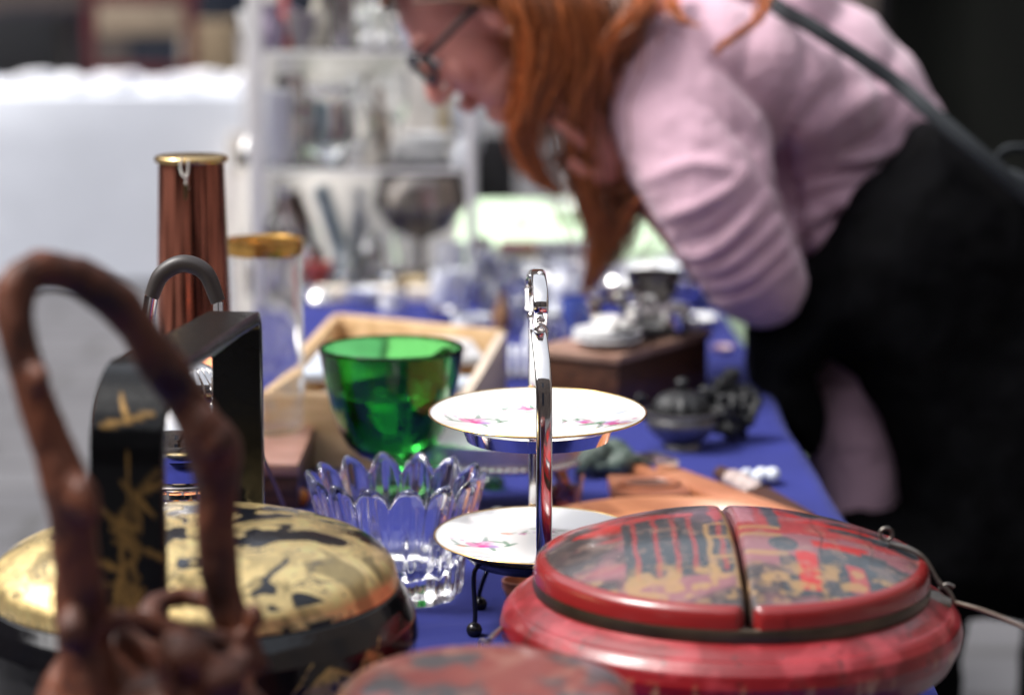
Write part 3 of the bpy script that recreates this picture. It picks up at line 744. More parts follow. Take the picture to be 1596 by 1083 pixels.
# ------------------------------------------------------------------ gnarled root-wood basket in front
rt = thing('rootwood_basket', 'gnarled dark root-wood basket with a big looped handle, nearest the camera', 'basket', (P(230, 1000, 1.33).x, 1.33, TZ))
KR = 1.11
bm = new_bm()
def px_r(Y): return 1/(FPX/(Y*KR*cp+.05))
def chain(pts, seg=14, n=8, flat=1):
    q = cr([(*P(a, b, Y*KR), r*px_r(Y)) for a, b, Y, r in pts], n); tube(bm, q, [max(.001, a[3]) for a in q], seg, flat)
chain([(150, 1090, 1.17, 52), (128, 985, 1.17, 46), (124, 900, 1.16, 38), (112, 810, 1.155, 40), (98, 750, 1.15, 42), (75, 670, 1.15, 36), (47, 600, 1.15, 36), (27, 520, 1.15, 36), (28, 450, 1.155, 36), (52, 422, 1.16, 30), (95, 425, 1.17, 33), (150, 447, 1.18, 36), (205, 500, 1.19, 37), (250, 562, 1.2, 37), (285, 620, 1.21, 36), (312, 668, 1.21, 37), (330, 705, 1.215, 41), (337, 760, 1.22, 34), (335, 830, 1.22, 33), (340, 895, 1.22, 34), (352, 950, 1.22, 34), (375, 985, 1.22, 32), (390, 1050, 1.22, 36)])
for (a, b, Y, r) in ((130, 770, 1.14, 30), (142, 795, 1.14, 22), (345, 690, 1.2, 24), (318, 660, 1.2, 20), (60, 590, 1.14, 22), (20, 455, 1.15, 22), (112, 985, 1.15, 30), (395, 960, 1.2, 22)):
    ball(bm, P(a, b, Y*KR), r*px_r(Y), (1, 1, 1.25))
chain([(140, 980, 1.17, 30), (195, 965, 1.17, 18), (250, 975, 1.18, 22), (300, 990, 1.19, 28), (380, 1005, 1.2, 26)])
chain([(235, 970, 1.21, 24), (240, 945, 1.22, 22), (275, 930, 1.23, 20), (320, 935, 1.23, 22), (345, 930, 1.22, 22)])
chain([(200, 975, 1.16, 12), (235, 1010, 1.15, 10), (262, 1060, 1.15, 10), (280, 1120, 1.15, 12)])
chain([(160, 1000, 1.2, 30), (250, 1040, 1.24, 40), (340, 1040, 1.24, 40)])
for (a, b, Y, r) in ((290, 1025, 1.17, 46), (345, 1060, 1.17, 46), (375, 1030, 1.18, 30), (270, 1085, 1.18, 44), (130, 1050, 1.17, 44), (165, 1080, 1.18, 44), (210, 1085, 1.21, 44)):
    ball(bm, P(a, b, Y*KR), r*px_r(Y), (1, 1, 1))
# the basket body down to the table
c_ = P(245, 1100, 1.33); zb = c_.z
for k in range(26):
    a = k*2.4; r_ = .036 if k % 2 else .03; z_ = TZ+.028+(zb-TZ-.03)*(k/26)
    ball(bm, (c_.x+r_*math.cos(a), 1.33+r_*.8*math.sin(a), z_), .03+.006*math.sin(k*3.1), (1, 1, 1.3))
for k in range(5):
    a = k*1.2566; tube(bm, [(c_.x, 1.33, TZ+.06), (c_.x+.05*math.cos(a), 1.33+.045*math.sin(a), TZ+.012)], [.03, .014], 12)
bm2 = fuse(bm, .0022, 14, .5, lambda co, no: (fbm(co, 20, 2, 3)-.5)*.010+(fbm(co*np.array([1, 1, .3]), 80, 3, 5)-.5)*.005)
obj('basket_body', bm2, rootw, rt)

# ------------------------------------------------------------------ chrome kettle on its burner stand
KX, KY = P(283, 690, 1.98).x, 1.98; kz = P(283, 690, 1.98).z
kt = thing('kettle', 'round chrome kettle with ribbed lid and arched dark grip, behind the strap handle', 'kettle', (KX, KY, TZ))
R = .052
bm = new_bm(); lathe(bm, [(0, -.036)]+[(R*math.cos(t), R*math.sin(t)*.95) for t in np.linspace(-.75, .95, 40)]+[(.026, .043)], 96, KX, KY, kz); obj('body', bm, chrome, kt)
bm = new_bm(); lathe(bm, [(.033, .037), (.036, .041), (.034, .052), (.026, .063), (.012, .070), (0, .071)], 112, KX, KY, kz, lambda a, k, r, z: 1+.035*math.cos(28*a)); obj('lid', bm, chrome, kt)
bm = new_bm(); ball(bm, (KX, KY, kz+.076), .006); obj('knob', bm, chrome, kt)
bm = new_bm(); lathe(bm, [(R*.985+.001, -.006), (R+.0015, -.003), (R+.0015, .004), (R*.985+.001, .007)], 96, KX, KY, kz); obj('chrome_band', bm, silver, kt)
bm = new_bm(); q = cr([(KX+.036, KY-.02, kz-.005, .011), (KX+.048, KY-.022, kz+.03, .008), (KX+.050, KY-.02, kz+.052, .006), (KX+.057, KY-.02, kz+.062, .0045)], 8)
tube(bm, q, [a[3] for a in q], 14); obj('spout', bm, chrome, kt)
g0, g1, g2, g3 = P(226, 520, 1.98), P(236, 462, 1.98), P(340, 470, 1.98), P(341, 520, 1.98)
bm = new_bm(); tube(bm, cr([V3(KX-.034, KY, kz+.036), V3(KX-.036, KY, kz+.06), g0, g1], 8), [.0045]*9+[.005]*8+[.0058]*8, 14); obj('handle_arm', bm, chrome, kt)
bm = new_bm(); tube(bm, cr([g2, g3, V3(KX+.034, KY, kz+.058), V3(KX+.034, KY, kz+.036)], 8), .0042, 14); obj('handle_arm', bm, chrome, kt)
q = cr([g1, P(252, 428, 1.98), P(285, 411, 1.98), P(320, 425, 1.98), g2], 10)
bm = new_bm(); tube(bm, q, [.0062+.0012*math.sin(math.pi*k/(len(q)-1)) for k in range(len(q))], 18); obj('grip', bm, mat('dark_grip', (.035, .028, .026), .45, 0, .1), kt)
px_ = P(276, 655, 2.10)
bm = new_bm(); lathe(bm, [(0, 0), (.066, 0), (.071, .003), (.073, .008), (.0715, .008), (.069, .004), (.064, .002), (0, .002)], 96)
bmesh.ops.rotate(bm, cent=(0, 0, 0), matrix=Matrix.Rotation(math.radians(82), 3, 'X'), verts=bm.verts); bmesh.ops.translate(bm, vec=px_, verts=bm.verts)
dtr = thing('copper_tray', 'round copper tray propped upright behind the chrome kettle', 'tray', (px_.x, px_.y, TZ))
obj('disc', bm, copper, dtr)
bm = new_bm(); tube(bm, [(px_.x, px_.y+.03, px_.z), (px_.x, px_.y+.06, TZ+.003)], .003, 8); tube(bm, [(px_.x-.03, px_.y-.004, TZ+.004), (px_.x+.03, px_.y-.004, TZ+.004), (px_.x+.03, px_.y+.06, TZ+.004), (px_.x-.03, px_.y+.06, TZ+.004)], .003, 8, closed=True)
tube(bm, [(px_.x-.03, px_.y, TZ+.004), (px_.x-.03, px_.y+.008, px_.z-.05)], .003, 8); tube(bm, [(px_.x+.03, px_.y, TZ+.004), (px_.x+.03, px_.y+.008, px_.z-.05)], .003, 8); tube(bm, [(px_.x, px_.y+.002, px_.z), (px_.x, px_.y+.035, px_.z)], .003, 8); obj('easel', bm, blackmetal, dtr)
bs = thing('burner_stand', 'openwork chrome burner stand with a row of tiny balls, under the kettle', 'stand', (KX, KY, TZ))
zs = kz-.036-TZ
bm = new_bm(); lathe(bm, [(.044, zs-.004), (.047, zs-.002), (.047, zs+.002), (.034, zs-.002), (.044, zs-.004)], 80, KX, KY, TZ); obj('top_ring', bm, chrome, bs)
bm = new_bm(); lathe(bm, [(0, .004), (.05, .004), (.056, .008), (.056, .014), (.05, .016), (0, .016)], 80, KX, KY, TZ); obj('base', bm, chrome, bs)
bm = new_bm(); lathe(bm, [(0, .017), (.024, .017), (.026, .03), (.024, .05), (.01, .055), (0, .055)], 60, KX, KY, TZ); obj('burner', bm, brass, bs)
for k in range(22):
    a = 2*math.pi*k/22
    bm = new_bm(); x, y = KX+.045*math.cos(a), KY+.045*math.sin(a); tube(bm, [(x, y, TZ+.012), (x, y, TZ+zs-.01)], .0012, 6); ball(bm, (x, y, TZ+zs-.008), .0045, u=12, v=8); obj('baluster', bm, chrome, bs)
# ------------------------------------------------------------------ tall copper jug
JX, JY = P(299, 300, 2.36).x, 2.36; zj = P(299, 243, 2.36).z-TZ
cj = thing('copper_jug', 'tall streaky copper cylinder with a flat brass lid', 'jug', (JX, JY, TZ))
bm = new_bm(); lathe(bm, [(0, .002), (.044, .002), (.046, .006), (.043, .02), (.040, .12), (.036, .22), (.0325, zj-.03), (.0318, zj-.006), (.0, zj-.006)], 96, JX, JY, TZ, lambda a, k, r, z: 1+.006*math.cos(26*a)); obj('body', bm, copper_old, cj)
bm = new_bm(); lathe(bm, [(0, zj-.006), (.0345, zj-.006), (.036, zj-.004), (.0355, zj-.001), (.033, zj+.0005), (0, zj+.001)], 96, JX, JY, TZ); obj('lid', bm, brass, cj)
bm = new_bm(); t0 = P(283, 246, 2.322)
tube(bm, cr([t0, P(281, 262, 2.322), P(286, 275, 2.320), P(292, 272, 2.322), P(294, 250, 2.322)], 6), .0011, 8); tube(bm, cr([P(291, 272, 2.32), P(290, 285, 2.322), P(293, 295, 2.322)], 5), .0013, 8)
obj('cord', bm, mat('cord', (.7, .68, .62), .8), cj)
bm = new_bm(); tube(bm, [P(290, 288, 2.320), P(289, 312, 2.319)], [.0035, .0015], 8, .4); obj('pendant', bm, mat('dark_brass', (.12, .09, .04), .4, .8), cj)
# stick leaning by kettle
a_, b_ = P(400, 690, 2.10), onT(460, 835, .004)
bm = new_bm(); tube(bm, [b_, b_.lerp(a_, .5)+V3(.001, 0, .001), a_], [.0022, .002, .0015], 8)
solo('wooden_stick', bm, mat('stick_wood', (.20, .11, .06), .5), 'thin brown wooden stick leaning beside the black strap handle', 'stick', b_)
# ------------------------------------------------------------------ brown wooden box and gold-rimmed vase
bx0, bx1, by0, by1 = P(400, 720, 2.45).x, P(467, 760, 2.45).x, 2.43, 2.70
bb = thing('wooden_box', 'small reddish brown wooden box standing under the glass cylinder vase', 'box', ((bx0+bx1)/2-.012, (by0+by1)/2, TZ))
bm = new_bm(); box(bm, (bx0+bx1)/2-.012, (by0+by1)/2, TZ+.020, bx1-bx0+.024, by1-by0, .036, 0, .002); obj('body', bm, darkwood, bb, auto=30)
bm = new_bm(); box(bm, (bx0+bx1)/2-.012, (by0+by1)/2, TZ+.0455, bx1-bx0+.026, by1-by0+.004, .014, 0, .003); obj('lid', bm, mat('lighter_brown_lid', (.22, .10, .07), .35, 0, .2, 20, col2=(.36, .19, .15), coat=.3), bb, auto=30)  # lid is a lighter brown than the body
etched = glassmat('thin_glass', (.95, .95, .95), .0, 1.10)
N = etched.node_tree.nodes; L = etched.node_tree.links
ms = N.new('ShaderNodeMixShader'); tl = N.new('ShaderNodeBsdfTranslucent'); tl.inputs['Color'].default_value = (.85, .84, .84, 1)
tc = N.new('ShaderNodeTexCoord'); nz = N.new('ShaderNodeTexNoise'); nz.inputs['Scale'].default_value = 45; nz.inputs['Detail'].default_value = 6; L.new(tc.outputs['Object'], nz.inputs['Vector'])
mr = N.new('ShaderNodeMapRange'); mr.inputs[1].default_value = .4; mr.inputs[2].default_value = .65; mr.inputs[3].default_value = .02; mr.inputs[4].default_value = .14; L.new(nz.outputs[0], mr.inputs[0]); L.new(mr.outputs[0], ms.inputs[0])
L.new(N['Principled BSDF'].outputs[0], ms.inputs[1]); L.new(tl.outputs[0], ms.inputs[2]); L.new(ms.outputs[0], N['Material Output'].inputs['Surface'])
VX, VY = P(414, 500, 2.60).x, 2.60; zv0 = .0535; zv1 = P(414, 372, 2.60).z-TZ
vt = thing('glass_vase', 'clear glass cylinder vase with a wide gold rim', 'vase', (VX, VY, TZ+zv0))
bm = new_bm(); rv = .0405
lathe(bm, [(0, zv0), (rv-.003, zv0), (rv, zv0+.004), (rv, zv1-.016), (rv-.0012, zv1-.016), (rv-.0012, zv0+.008), (0, zv0+.006)], 80, VX, VY, TZ); obj('body', bm, glassmat('thin_glass', (.95, .95, .95), .0, 1.10), vt)
bm = new_bm(); lathe(bm, [(rv-.003, zv1-.016), (rv+.001, zv1-.0165), (rv+.003, zv1-.008), (rv+.002, zv1), (rv-.001, zv1), (rv-.003, zv1-.004), (rv-.003, zv1-.016)], 80, VX, VY, TZ); obj('gold_rim', bm, mat('amber_gold', (.80, .45, .12), .25, .9, .2, 60), vt)
bm = new_bm(); ball(bm, onT(468, 775, .010), .010); solo('amber_ball', bm, mat('amber_stone', (.55, .14, .02), .25), 'small orange ball lying at the corner of the brown box', 'ball', onT(468, 775))

# ------------------------------------------------------------------ pale wooden tray box
FR, FL, BLc, BR = Vector((-.052, 2.62)), Vector((-.275, 2.64)), Vector((-.235, 3.20)), Vector((-.012, 3.06))
tr = thing('wooden_tray', 'open pale wooden display tray behind the green goblet', 'tray', ((FR.x+FL.x)/2+.02, 2.88, TZ))
def wall_between(a, c, z0, z1, th, m_, nm):
    d = (c-a); L = d.length; an = math.atan2(d.y, d.x); mid = (a+c)/2
    b = new_bm(); box(b, mid.x, mid.y, TZ+(z0+z1)/2, L, th, z1-z0, an, .002); obj(nm, b, m_, tr, auto=30)
wall_between(FR, FL, .003, .088, .014, tan, 'front_panel'); wall_between(BR, BLc, .003, .090, .014, tan, 'back_panel')
def inset(a, c, t=.009): d = (c-a).normalized(); return a+d*t, c-d*t
wall_between(*inset(FR, BR), .003, .089, .012, mat('whitish_wood', (.60, .50, .40), .6, 0, .12, 14), 'side_panel'); wall_between(*inset(FL, BLc), .003, .089, .012, tan, 'side_panel')  # right side panel paler than the other three
bm = new_bm(); prism(bm, [tuple(FR+Vector((-.008, .008))), tuple(BR+Vector((-.008, -.008))), tuple(BLc+Vector((.008, -.008))), tuple(FL+Vector((.008, .008)))], TZ+.003, TZ+.010); obj('bottom', bm, tan, tr, False)
for k in range(9):
    u, v = (.28, .7, .3, .72, .27, .7, .5, .3, .72)[k], (.15, .2, .45, .5, .75, .82, .5, .3, .35)[k]; c0 = FL.lerp(FR, u).lerp(BLc.lerp(BR, u), v)
    bm = new_bm(); box(bm, c0.x, c0.y, TZ+.018+.0105*k, rng.uniform(.08, .095), rng.uniform(.14, .17), .010, rng.uniform(-.15, .15), .002)
    lab = ['cream booklet at the bottom of the pale tray', 'grey booklet low in the pale tray', 'white booklet lying in the pale tray', 'bluish card packet in the pale tray', 'cream envelope packet in the middle of the tray pile', 'grey card packet in the tray pile', 'white card packet near the top of the tray pile', 'pale blue packet near the top of the tray pile', 'topmost white packet of the tray pile'][k]
    solo('card_packet', bm, [paper, mat('grey_card', (.42, .42, .43), .7), porc, mat('blue_card', (.45, .50, .58), .7)][k % 4], lab, 'card packet', (c0.x, c0.y, TZ+.013+.0105*k), 'card packets in the wooden tray', auto=30)

# ------------------------------------------------------------------ footed silver dish behind the plates
DX, DY = P(780, 720, 2.46).x, 2.46
dh = thing('silver_dish', 'oval silver dish with beaded edge on four copper feet, behind the plates', 'dish', (DX, DY, TZ))
bm = new_bm(); lathe(bm, [(0, .046), (.062, .046), (.076, .050), (.084, .060), (.090, .074), (.087, .076), (.080, .064), (.06, .052), (0, .050)], 96, DX, DY, TZ, sy=.7); obj('bowl', bm, mat('satin_silver', (.70, .68, .67), .42, .6, .12, 30), dh)
bm = new_bm()
for k in range(60):
    a = 2*math.pi*k/60; ball(bm, (DX+.078*math.cos(a), DY+.078*.7*math.sin(a), TZ+.049), .0042, u=8, v=6)
obj('beading', bm, silver, dh)
for sx_, sy_ in ((.058, -.028), (-.058, -.028), (.058, .028), (-.058, .028), ):
    bm = new_bm(); q = cr([(DX+sx_, DY+sy_, TZ+.050), (DX+sx_*1.12, DY+sy_*1.1, TZ+.03), (DX+sx_*1.02, DY+sy_, TZ+.014), (DX+sx_*1.15, DY+sy_*1.1, TZ+.005)], 6); tube(bm, q, [.007]*6+[.0055]*6+[.0045]*7, 12); obj('foot', bm, copper, dh)
def put(px, py): q = onT(px, py); return q.x, q.y
x, y = put(767, 762); bm = new_bm(); lathe(bm, [(0, .002), (.012, .002), (.014, .006), (.012, .012), (.006, .016), (0, .017)], 40, x, y, TZ); solo('glass_stopper', bm, greeng, 'little green glass stopper on the blue cloth behind the plates', 'stopper', (x, y, TZ))
x, y = put(776, 806); bm = new_bm(); ball(bm, (x, y, TZ+.006), .006, (1.3, 1, .75)); solo('bead', bm, porc, 'tiny white bead on the blue cloth behind the lower plate', 'bead', (x, y, TZ))
x, y = put(880, 798)
ct = thing('glass_tumbler', 'small clear tumbler with amber glass beneath the upper plate', 'tumbler', (x, y, TZ))
bm = new_bm(); lathe(bm, [(0, .002), (.016, .002), (.017, .004), (.020, .042), (.0185, .042), (.0155, .008), (0, .007)], 48, x, y, TZ); obj('cup', bm, glass, ct)
bm = new_bm(); lathe(bm, [(0, .0085), (.0145, .0085), (.0162, .028), (0, .0285)], 48, x, y, TZ); obj('contents', bm, amberg, ct)

# ------------------------------------------------------------------ wooden things at the right middle
TX, TY = P(1050, 850, 2.22).x, 2.215
bm = new_bm(); lathe(bm, [(0, .002), (.13, .002), (.142, .006), (.150, .017), (.152, .023), (.149, .0255), (.145, .023), (.138, .012), (.12, .008), (0, .0075)], 120, TX, TY, TZ+.001, sy=1.22)
solo('wooden_tray', bm, mat('orange_brown_wood', (.30, .10, .035), .35, 0, .3, 12, stretch=(1, 8, 1), col2=(.48, .19, .08), coat=.4), 'oval reddish brown wooden tray behind the red lacquer box', 'tray', (TX, TY, TZ))
x, y = put(806, 935); bm = new_bm(); lathe(bm, [(0, .002), (.013, .002), (.0175, .012), (.018, .019), (.0155, .019), (.012, .006), (0, .005)], 48, x+.004, y, TZ); solo('wooden_cup', bm, redwood, 'tiny turned wooden cup under the lower plate by the red box', 'cup', (x, y, TZ))
# recessed block
q0 = onT(952, 792); q1 = onT(1075, 788); w_ = q1.x-q0.x; cx_, cy_ = (q0.x+q1.x)/2, q0.y+.045
bm = new_bm(); box(bm, cx_, cy_, TZ+.0085, w_, .09, .015, 0, .0015)
wb = thing('wooden_block', 'square wooden block with an oval hollow, in front of the plank', 'block', (cx_, cy_, TZ)); 
obj('block', bm, redwood, wb, auto=30)
bm = new_bm(); lathe(bm, [(.032, .0162), (.034, .0185), (.030, .0195), (.026, .0185), (.024, .0165)], 60, cx_, cy_, TZ, sy=.8); obj('raised_ring', bm, redwood, wb)
bm = new_bm(); lathe(bm, [(.0245, .0168), (0, .0167)], 60, cx_, cy_, TZ, sy=.8); obj('hollow', bm, darkwood, wb)
# plank
a_, b_ = onT(1000, 725, .012), onT(1262, 822, .012)
d_ = b_-a_; an = math.atan2(d_.y, d_.x); mid = (a_+b_)/2
bm = new_bm(); box(bm, mid.x, mid.y, TZ+.0095, d_.length, .042, .014, an, .002)
pk = thing('wooden_plank', 'long orange-brown wooden plane lying diagonally on the cloth', 'wooden tool', (mid.x, mid.y, TZ))
obj('stock', bm, mat('plane_wood', (.34, .12, .055), .4, 0, .2, 14, col2=(.50, .21, .11), coat=.3), pk, auto=30)
bm = new_bm(); e = a_+d_.normalized()*.03; box(bm, e.x, e.y, TZ+.0225, .05, .030, .012, an, .003); obj('metal_clasp', bm, silver, pk, auto=30)
# dark ruler case
a_, b_ = onT(1120, 735, .01), onT(1262, 806, .01); d_ = b_-a_; an = math.atan2(d_.y, d_.x); mid = (a_+b_)/2
kc = thing('knife_case', 'dark brown tapered knife with pale fittings near the table edge', 'knife', (mid.x, mid.y, TZ))
perp = Vector((-d_.y, d_.x, 0)).normalized()
bm = new_bm(); m1 = a_.lerp(b_, .45)
prism(bm, [(p.x, p.y) for p in (m1+perp*.012, m1-perp*.012, b_-perp*.016, b_+perp*.005)], TZ+.003, TZ+.014); obj('blade_sheath', bm, darkwood, kc, False)
bm = new_bm(); m2 = a_.lerp(b_, .12); tube(bm, [a_, m2], [.008, .009], 12, .7); obj('grip', bm, darkwood, kc)
bm = new_bm(); tube(bm, cr([m2, m2.lerp(m1, .3)+V3(0, 0, .002), m2.lerp(m1, .7)+V3(0, 0, 0), m1], 5), [.009, .010, .0105, .009, .0085, .010, .011, .010, .009, .009, .0095, .011, .011, .010, .009, .009], 12, .7); obj('pale_fitting', bm, mat('horn', (.38, .30, .28), .4, 0, .3, 60), kc)
x, y = put(1180, 757); bm = new_bm()
for k in range(9): ball(bm, (x+rng.uniform(-.018, .022), y+rng.uniform(-.012, .012), TZ+.009+rng.uniform(0, .006)), rng.uniform(.006, .009), u=12, v=8)
bm = fuse(bm, .0015, 3); solo('porcelain_trinket', bm, tasselm, 'knobbly white porcelain trinket beside the dark knife', 'trinket', (x, y, TZ))
x, y = put(940, 742); bm = new_bm()
for k in range(14): ball(bm, (x+rng.uniform(-.028, .028), y+rng.uniform(-.02, .02), TZ+.014+rng.uniform(0, .012)), rng.uniform(.010, .017), u=12, v=8)
bm = fuse(bm, .002, 3, .5, lambda co, no: (fbm(co, 90, 3)-.5)*.006); solo('stone_carving', bm, greystone, 'lumpy grey-green carved stone behind the wooden block', 'carving', (x, y, TZ))
# ------------------------------------------------------------------ cast iron cluster
x, y = put(1062, 700)
ic = thing('iron_burner', 'dark pewter bowl with shiny rim, knobbed lid and two side handles', 'incense burner', (x, y, TZ))
bm = new_bm(); lathe(bm, [(0, .002), (.022, .002), (.020, .008), (.028, .014), (.040, .026), (.0425, .034), (.039, .040), (.044, .045), (.041, .046), (.035, .040), (.03, .028), (0, .018)], 72, x, y, TZ); obj('bowl', bm, pewter, ic)
bm = new_bm(); lathe(bm, [(.034, .045), (.033, .052), (.026, .062), (.014, .068), (.006, .070), (.005, .075), (.008, .079), (.005, .083), (0, .084)], 84, x, y+.004, TZ, lambda a, k, r, z: 1+.05*math.cos(12*a)*(z < .067)); obj('pierced_lid', bm, iron, ic)
for sg in (-1, 1):
    bm = new_bm(); tube(bm, cr([(x+sg*.040, y, TZ+.036), (x+sg*.052, y, TZ+.046), (x+sg*.050, y, TZ+.062), (x+sg*.041, y, TZ+.058)], 6), .0035, 10); obj('side_handle', bm, iron, ic)
x2, y2 = x+.062, y+.05
id_ = thing('iron_figure', 'jagged black iron figure beside the pewter bowl', 'figurine', (x2, y2, TZ))
bm = new_bm()
for k in range(22):
    t = k/21; ball(bm, (x2+rng.uniform(-.022, .022), y2+rng.uniform(-.02, .02), TZ+.014+.052*t*rng.uniform(.5, 1)), rng.uniform(.012, .02), (.35, 1, rng.uniform(.5, 1.3)), 10, 8, Matrix.Rotation(rng.uniform(0, 3), 3, 'Y') @ Matrix.Rotation(rng.uniform(0, 3), 3, 'Z'))
for k in range(8):
    a = rng.uniform(.1, 3.0); tube(bm, [(x2, y2, TZ+.045), (x2+.04*math.cos(a), y2, TZ+.045+.04*math.sin(a))], [.009, .002], 8)
bm = fuse(bm, .002, 1, .5, lambda co, no: (fbm(co, 110, 4)-.5)*.018); obj('figure', bm, iron, id_)

# ------------------------------------------------------------------ dark wooden chest with crockery
cn, cl, crr = onT(962, 658), Vector((.052, 3.0, TZ)), Vector((.262, 3.13, TZ))
cn = Vector((P(962, 655, 2.93).x, 2.93, TZ)); ed = Vector((.54, .84, 0)).normalized(); el = Vector((-.84, .54, 0)).normalized()
Lr, Ll = .235, .115
cc = cn+ed*Lr/2+el*Ll/2; an = math.atan2(ed.y, ed.x)
ch = thing('wooden_chest', 'dark brown wooden chest heaped with white and silver tableware', 'chest', tuple(cc))
bm = new_bm(); box(bm, cc.x, cc.y, TZ+.036, Lr, Ll, .066, an, .003); obj('body', bm, darkwood, ch, auto=30)
bm = new_bm(); box(bm, cc.x, cc.y, TZ+.075, Lr+.010, Ll+.010, .011, an, .003); obj('top_board', bm, mat('lighter_top', (.24, .13, .09), .45, 0, .2, 14, col2=(.38, .24, .18)), ch, auto=30)  # top board given a lighter brown than the chest body
zc_ = .082
def saucer(bm, x, y, z, r): lathe(bm, [(0, 0), (r*.45, 0), (r*.6, .002), (r, .011), (r*.98, .0125), (r*.6, .005), (0, .004)], 48, x, y, TZ+z)
def cup(bm, x, y, z, r, h): lathe(bm, [(0, 0), (r*.5, 0), (r*.55, .003), (r*.85, h*.4), (r, h), (r*.95, h), (r*.8, h*.42), (r*.4, .006), (0, .006)], 48, x, y, TZ+z); tube(bm, cr([(x+r*.85, y, TZ+z+h*.8), (x+r*1.4, y, TZ+z+h*.75), (x+r*1.3, y, TZ+z+h*.35), (x+r*.75, y, TZ+z+h*.3)], 5), .0022, 8)
def at(u, v): q = cn+ed*(Lr*u)+el*(Ll*v); return q.x, q.y
mirrors_ = mat('dull_pewter', (.20, .19, .18), .35, .8, .3, 20)
gp = 'crockery heaped on the dark chest'
items = [('saucer', .18, .35, 0, .045, 'white saucer at the near left corner of the chest'), ('saucer', .18, .35, .009, .044, 'second white saucer stacked at the near left corner'), ('saucer', .55, .6, 0, .05, 'white saucer lying in the middle of the chest top'), ('saucer', .85, .55, 0, .05, 'white plate at the far right end of the chest'), ('saucer', .85, .55, .009, .05, 'second white plate stacked at the far right end'), ('saucer', .85, .55, .018, .049, 'topmost white plate stacked at the far right end')]
for nm, u, v, dz, r_, lab in items:
    x, y = at(u, v); bm = new_bm(); saucer(bm, x, y, zc_+dz, r_); solo('saucer', bm, porc, lab, 'saucer', (x, y, TZ+zc_+dz), gp)
for (u, v, dz, r_, h_, lab, m_) in ((.18, .35, .024, .028, .035, 'silver cup on the stacked saucers at the near left corner', silver), (.55, .6, .014, .03, .045, 'silver cup standing on the middle saucer', silver), (.85, .55, .032, .036, .042, 'broad dull grey cup on the plate stack at the right end', mirrors_), (.40, .95, 0, .026, .05, 'blue and white cup at the back of the chest', mat('blue_glaze', (.06, .10, .42), .2, 0, .2)), (.70, .12, 0, .022, .03, 'little silver cup on the near long edge of the chest', silver)):
    x, y = at(u, v); bm = new_bm(); cup(bm, x, y, zc_+dz, r_, h_); solo('cup', bm, m_, lab, 'cup', (x, y, TZ+zc_+dz), 'cups on the dark chest')
x, y = at(.45, .2); bm = new_bm(); q = cr([(x-.035, y-.045, TZ+zc_+.012, .012), (x-.01, y-.02, TZ+zc_+.012, .012), (x+.03, y+.02, TZ+zc_+.007, .006), (x+.06, y+.05, TZ+zc_+.006, .005)], 6); tube(bm, q, [a[3] for a in q], 10, .6)
solo('dark_ladle', bm, iron, 'black iron ladle lying across the front of the chest', 'ladle', (x, y, TZ+zc_))
# behind the chest: more silver and white
def jug(bm, x, y, z, r, h):
    lathe(bm, [(0, 0), (r*.7, 0), (r*.75, h*.03), (r, h*.3), (r*.95, h*.5), (r*.6, h*.78), (r*.72, h), (r*.68, h), (r*.55, h*.78), (r*.85, h*.5), (r*.9, h*.3), (0, h*.06)], 48, x, y, TZ+z)
    tube(bm, cr([(x+r*.6, y, TZ+z+h*.9), (x+r*1.6, y, TZ+z+h*.85), (x+r*1.5, y, TZ+z+h*.4), (x+r*.9, y, TZ+z+h*.3)], 6), r*.08, 8)
def bowl(bm, x, y, z, r, h): lathe(bm, [(0, 0), (r*.4, 0), (r*.4, h*.08), (r*.7, h*.3), (r, h), (r*.95, h), (r*.65, h*.34), (0, h*.16)], 48, x, y, TZ+z)
def goblet(bm, x, y, z, r, h): lathe(bm, [(0, 0), (r*.7, 0), (r*.7, h*.02), (r*.1, h*.05), (r*.09, h*.35), (r*.6, h*.45), (r, h*.7), (r*.85, h), (r*.8, h), (r*.94, h*.7), (r*.55, h*.48), (0, h*.4)], 48, x, y, TZ+z)
def vase(bm, x, y, z, r, h): lathe(bm, [(0, 0), (r*.6, 0), (r, h*.35), (r*.8, h*.6), (r*.35, h*.8), (r*.5, h), (r*.42, h), (r*.28, h*.8), (r*.7, h*.6), (r*.9, h*.36), (r*.5, h*.05), (0, h*.05)], 48, x, y, TZ+z)
def cyl(bm, x, y, z, r, h): lathe(bm, [(0, 0), (r*.95, 0), (r, h*.03), (r, h), (r*.93, h), (r*.92, h*.06), (0, h*.05)], 40, x, y, TZ+z)
def dome(bm, x, y, z, r, h): lathe(bm, [(0, 0), (r, 0), (r*1.02, h*.08), (r*.95, h*.3), (r*.7, h*.7), (r*.2, h*.92), (r*.12, h), (0, h*1.02)], 40, x, y, TZ+z)
FN = dict(jug=jug, bowl=bowl, goblet=goblet, vase=vase, cyl=cyl, dome=dome)
def item(kind, name, px, py, r, h, m_, lab, cat, z=0, Y=None, grp=None):
    """px,py = where the foot of the thing shows"""
    if Y is None: q = onT(px, py, z); x, y = q.x, q.y
    else: x, y = P(px, py, Y).x, Y
    bm = new_bm(); FN[kind](bm, x, y, z, r, h); return solo(name, bm, m_, lab, cat, (x, y, TZ+z), grp)
whiteg = mat('white_glass', (.78, .80, .84), .2, 0, .05, 10, coat=.4)
item('bowl', 'serving_bowl', 1005, 470, .062, .06, whiteg, 'wide white serving bowl behind the chest, under the sleeve', 'bowl')
item('dome', 'dish_cover', 1010, 440, .045, .045, porc, 'white domed dish cover farthest back by the elbow', 'dish cover', z=.062, Y=3.62)
item('jug', 'milk_jug', 925, 505, .03, .07, silver, 'squat silver milk jug left behind the chest', 'jug')
item('bowl', 'sugar_bowl', 1075, 480, .04, .045, silver, 'silver sugar bowl behind the right end of the chest', 'bowl')
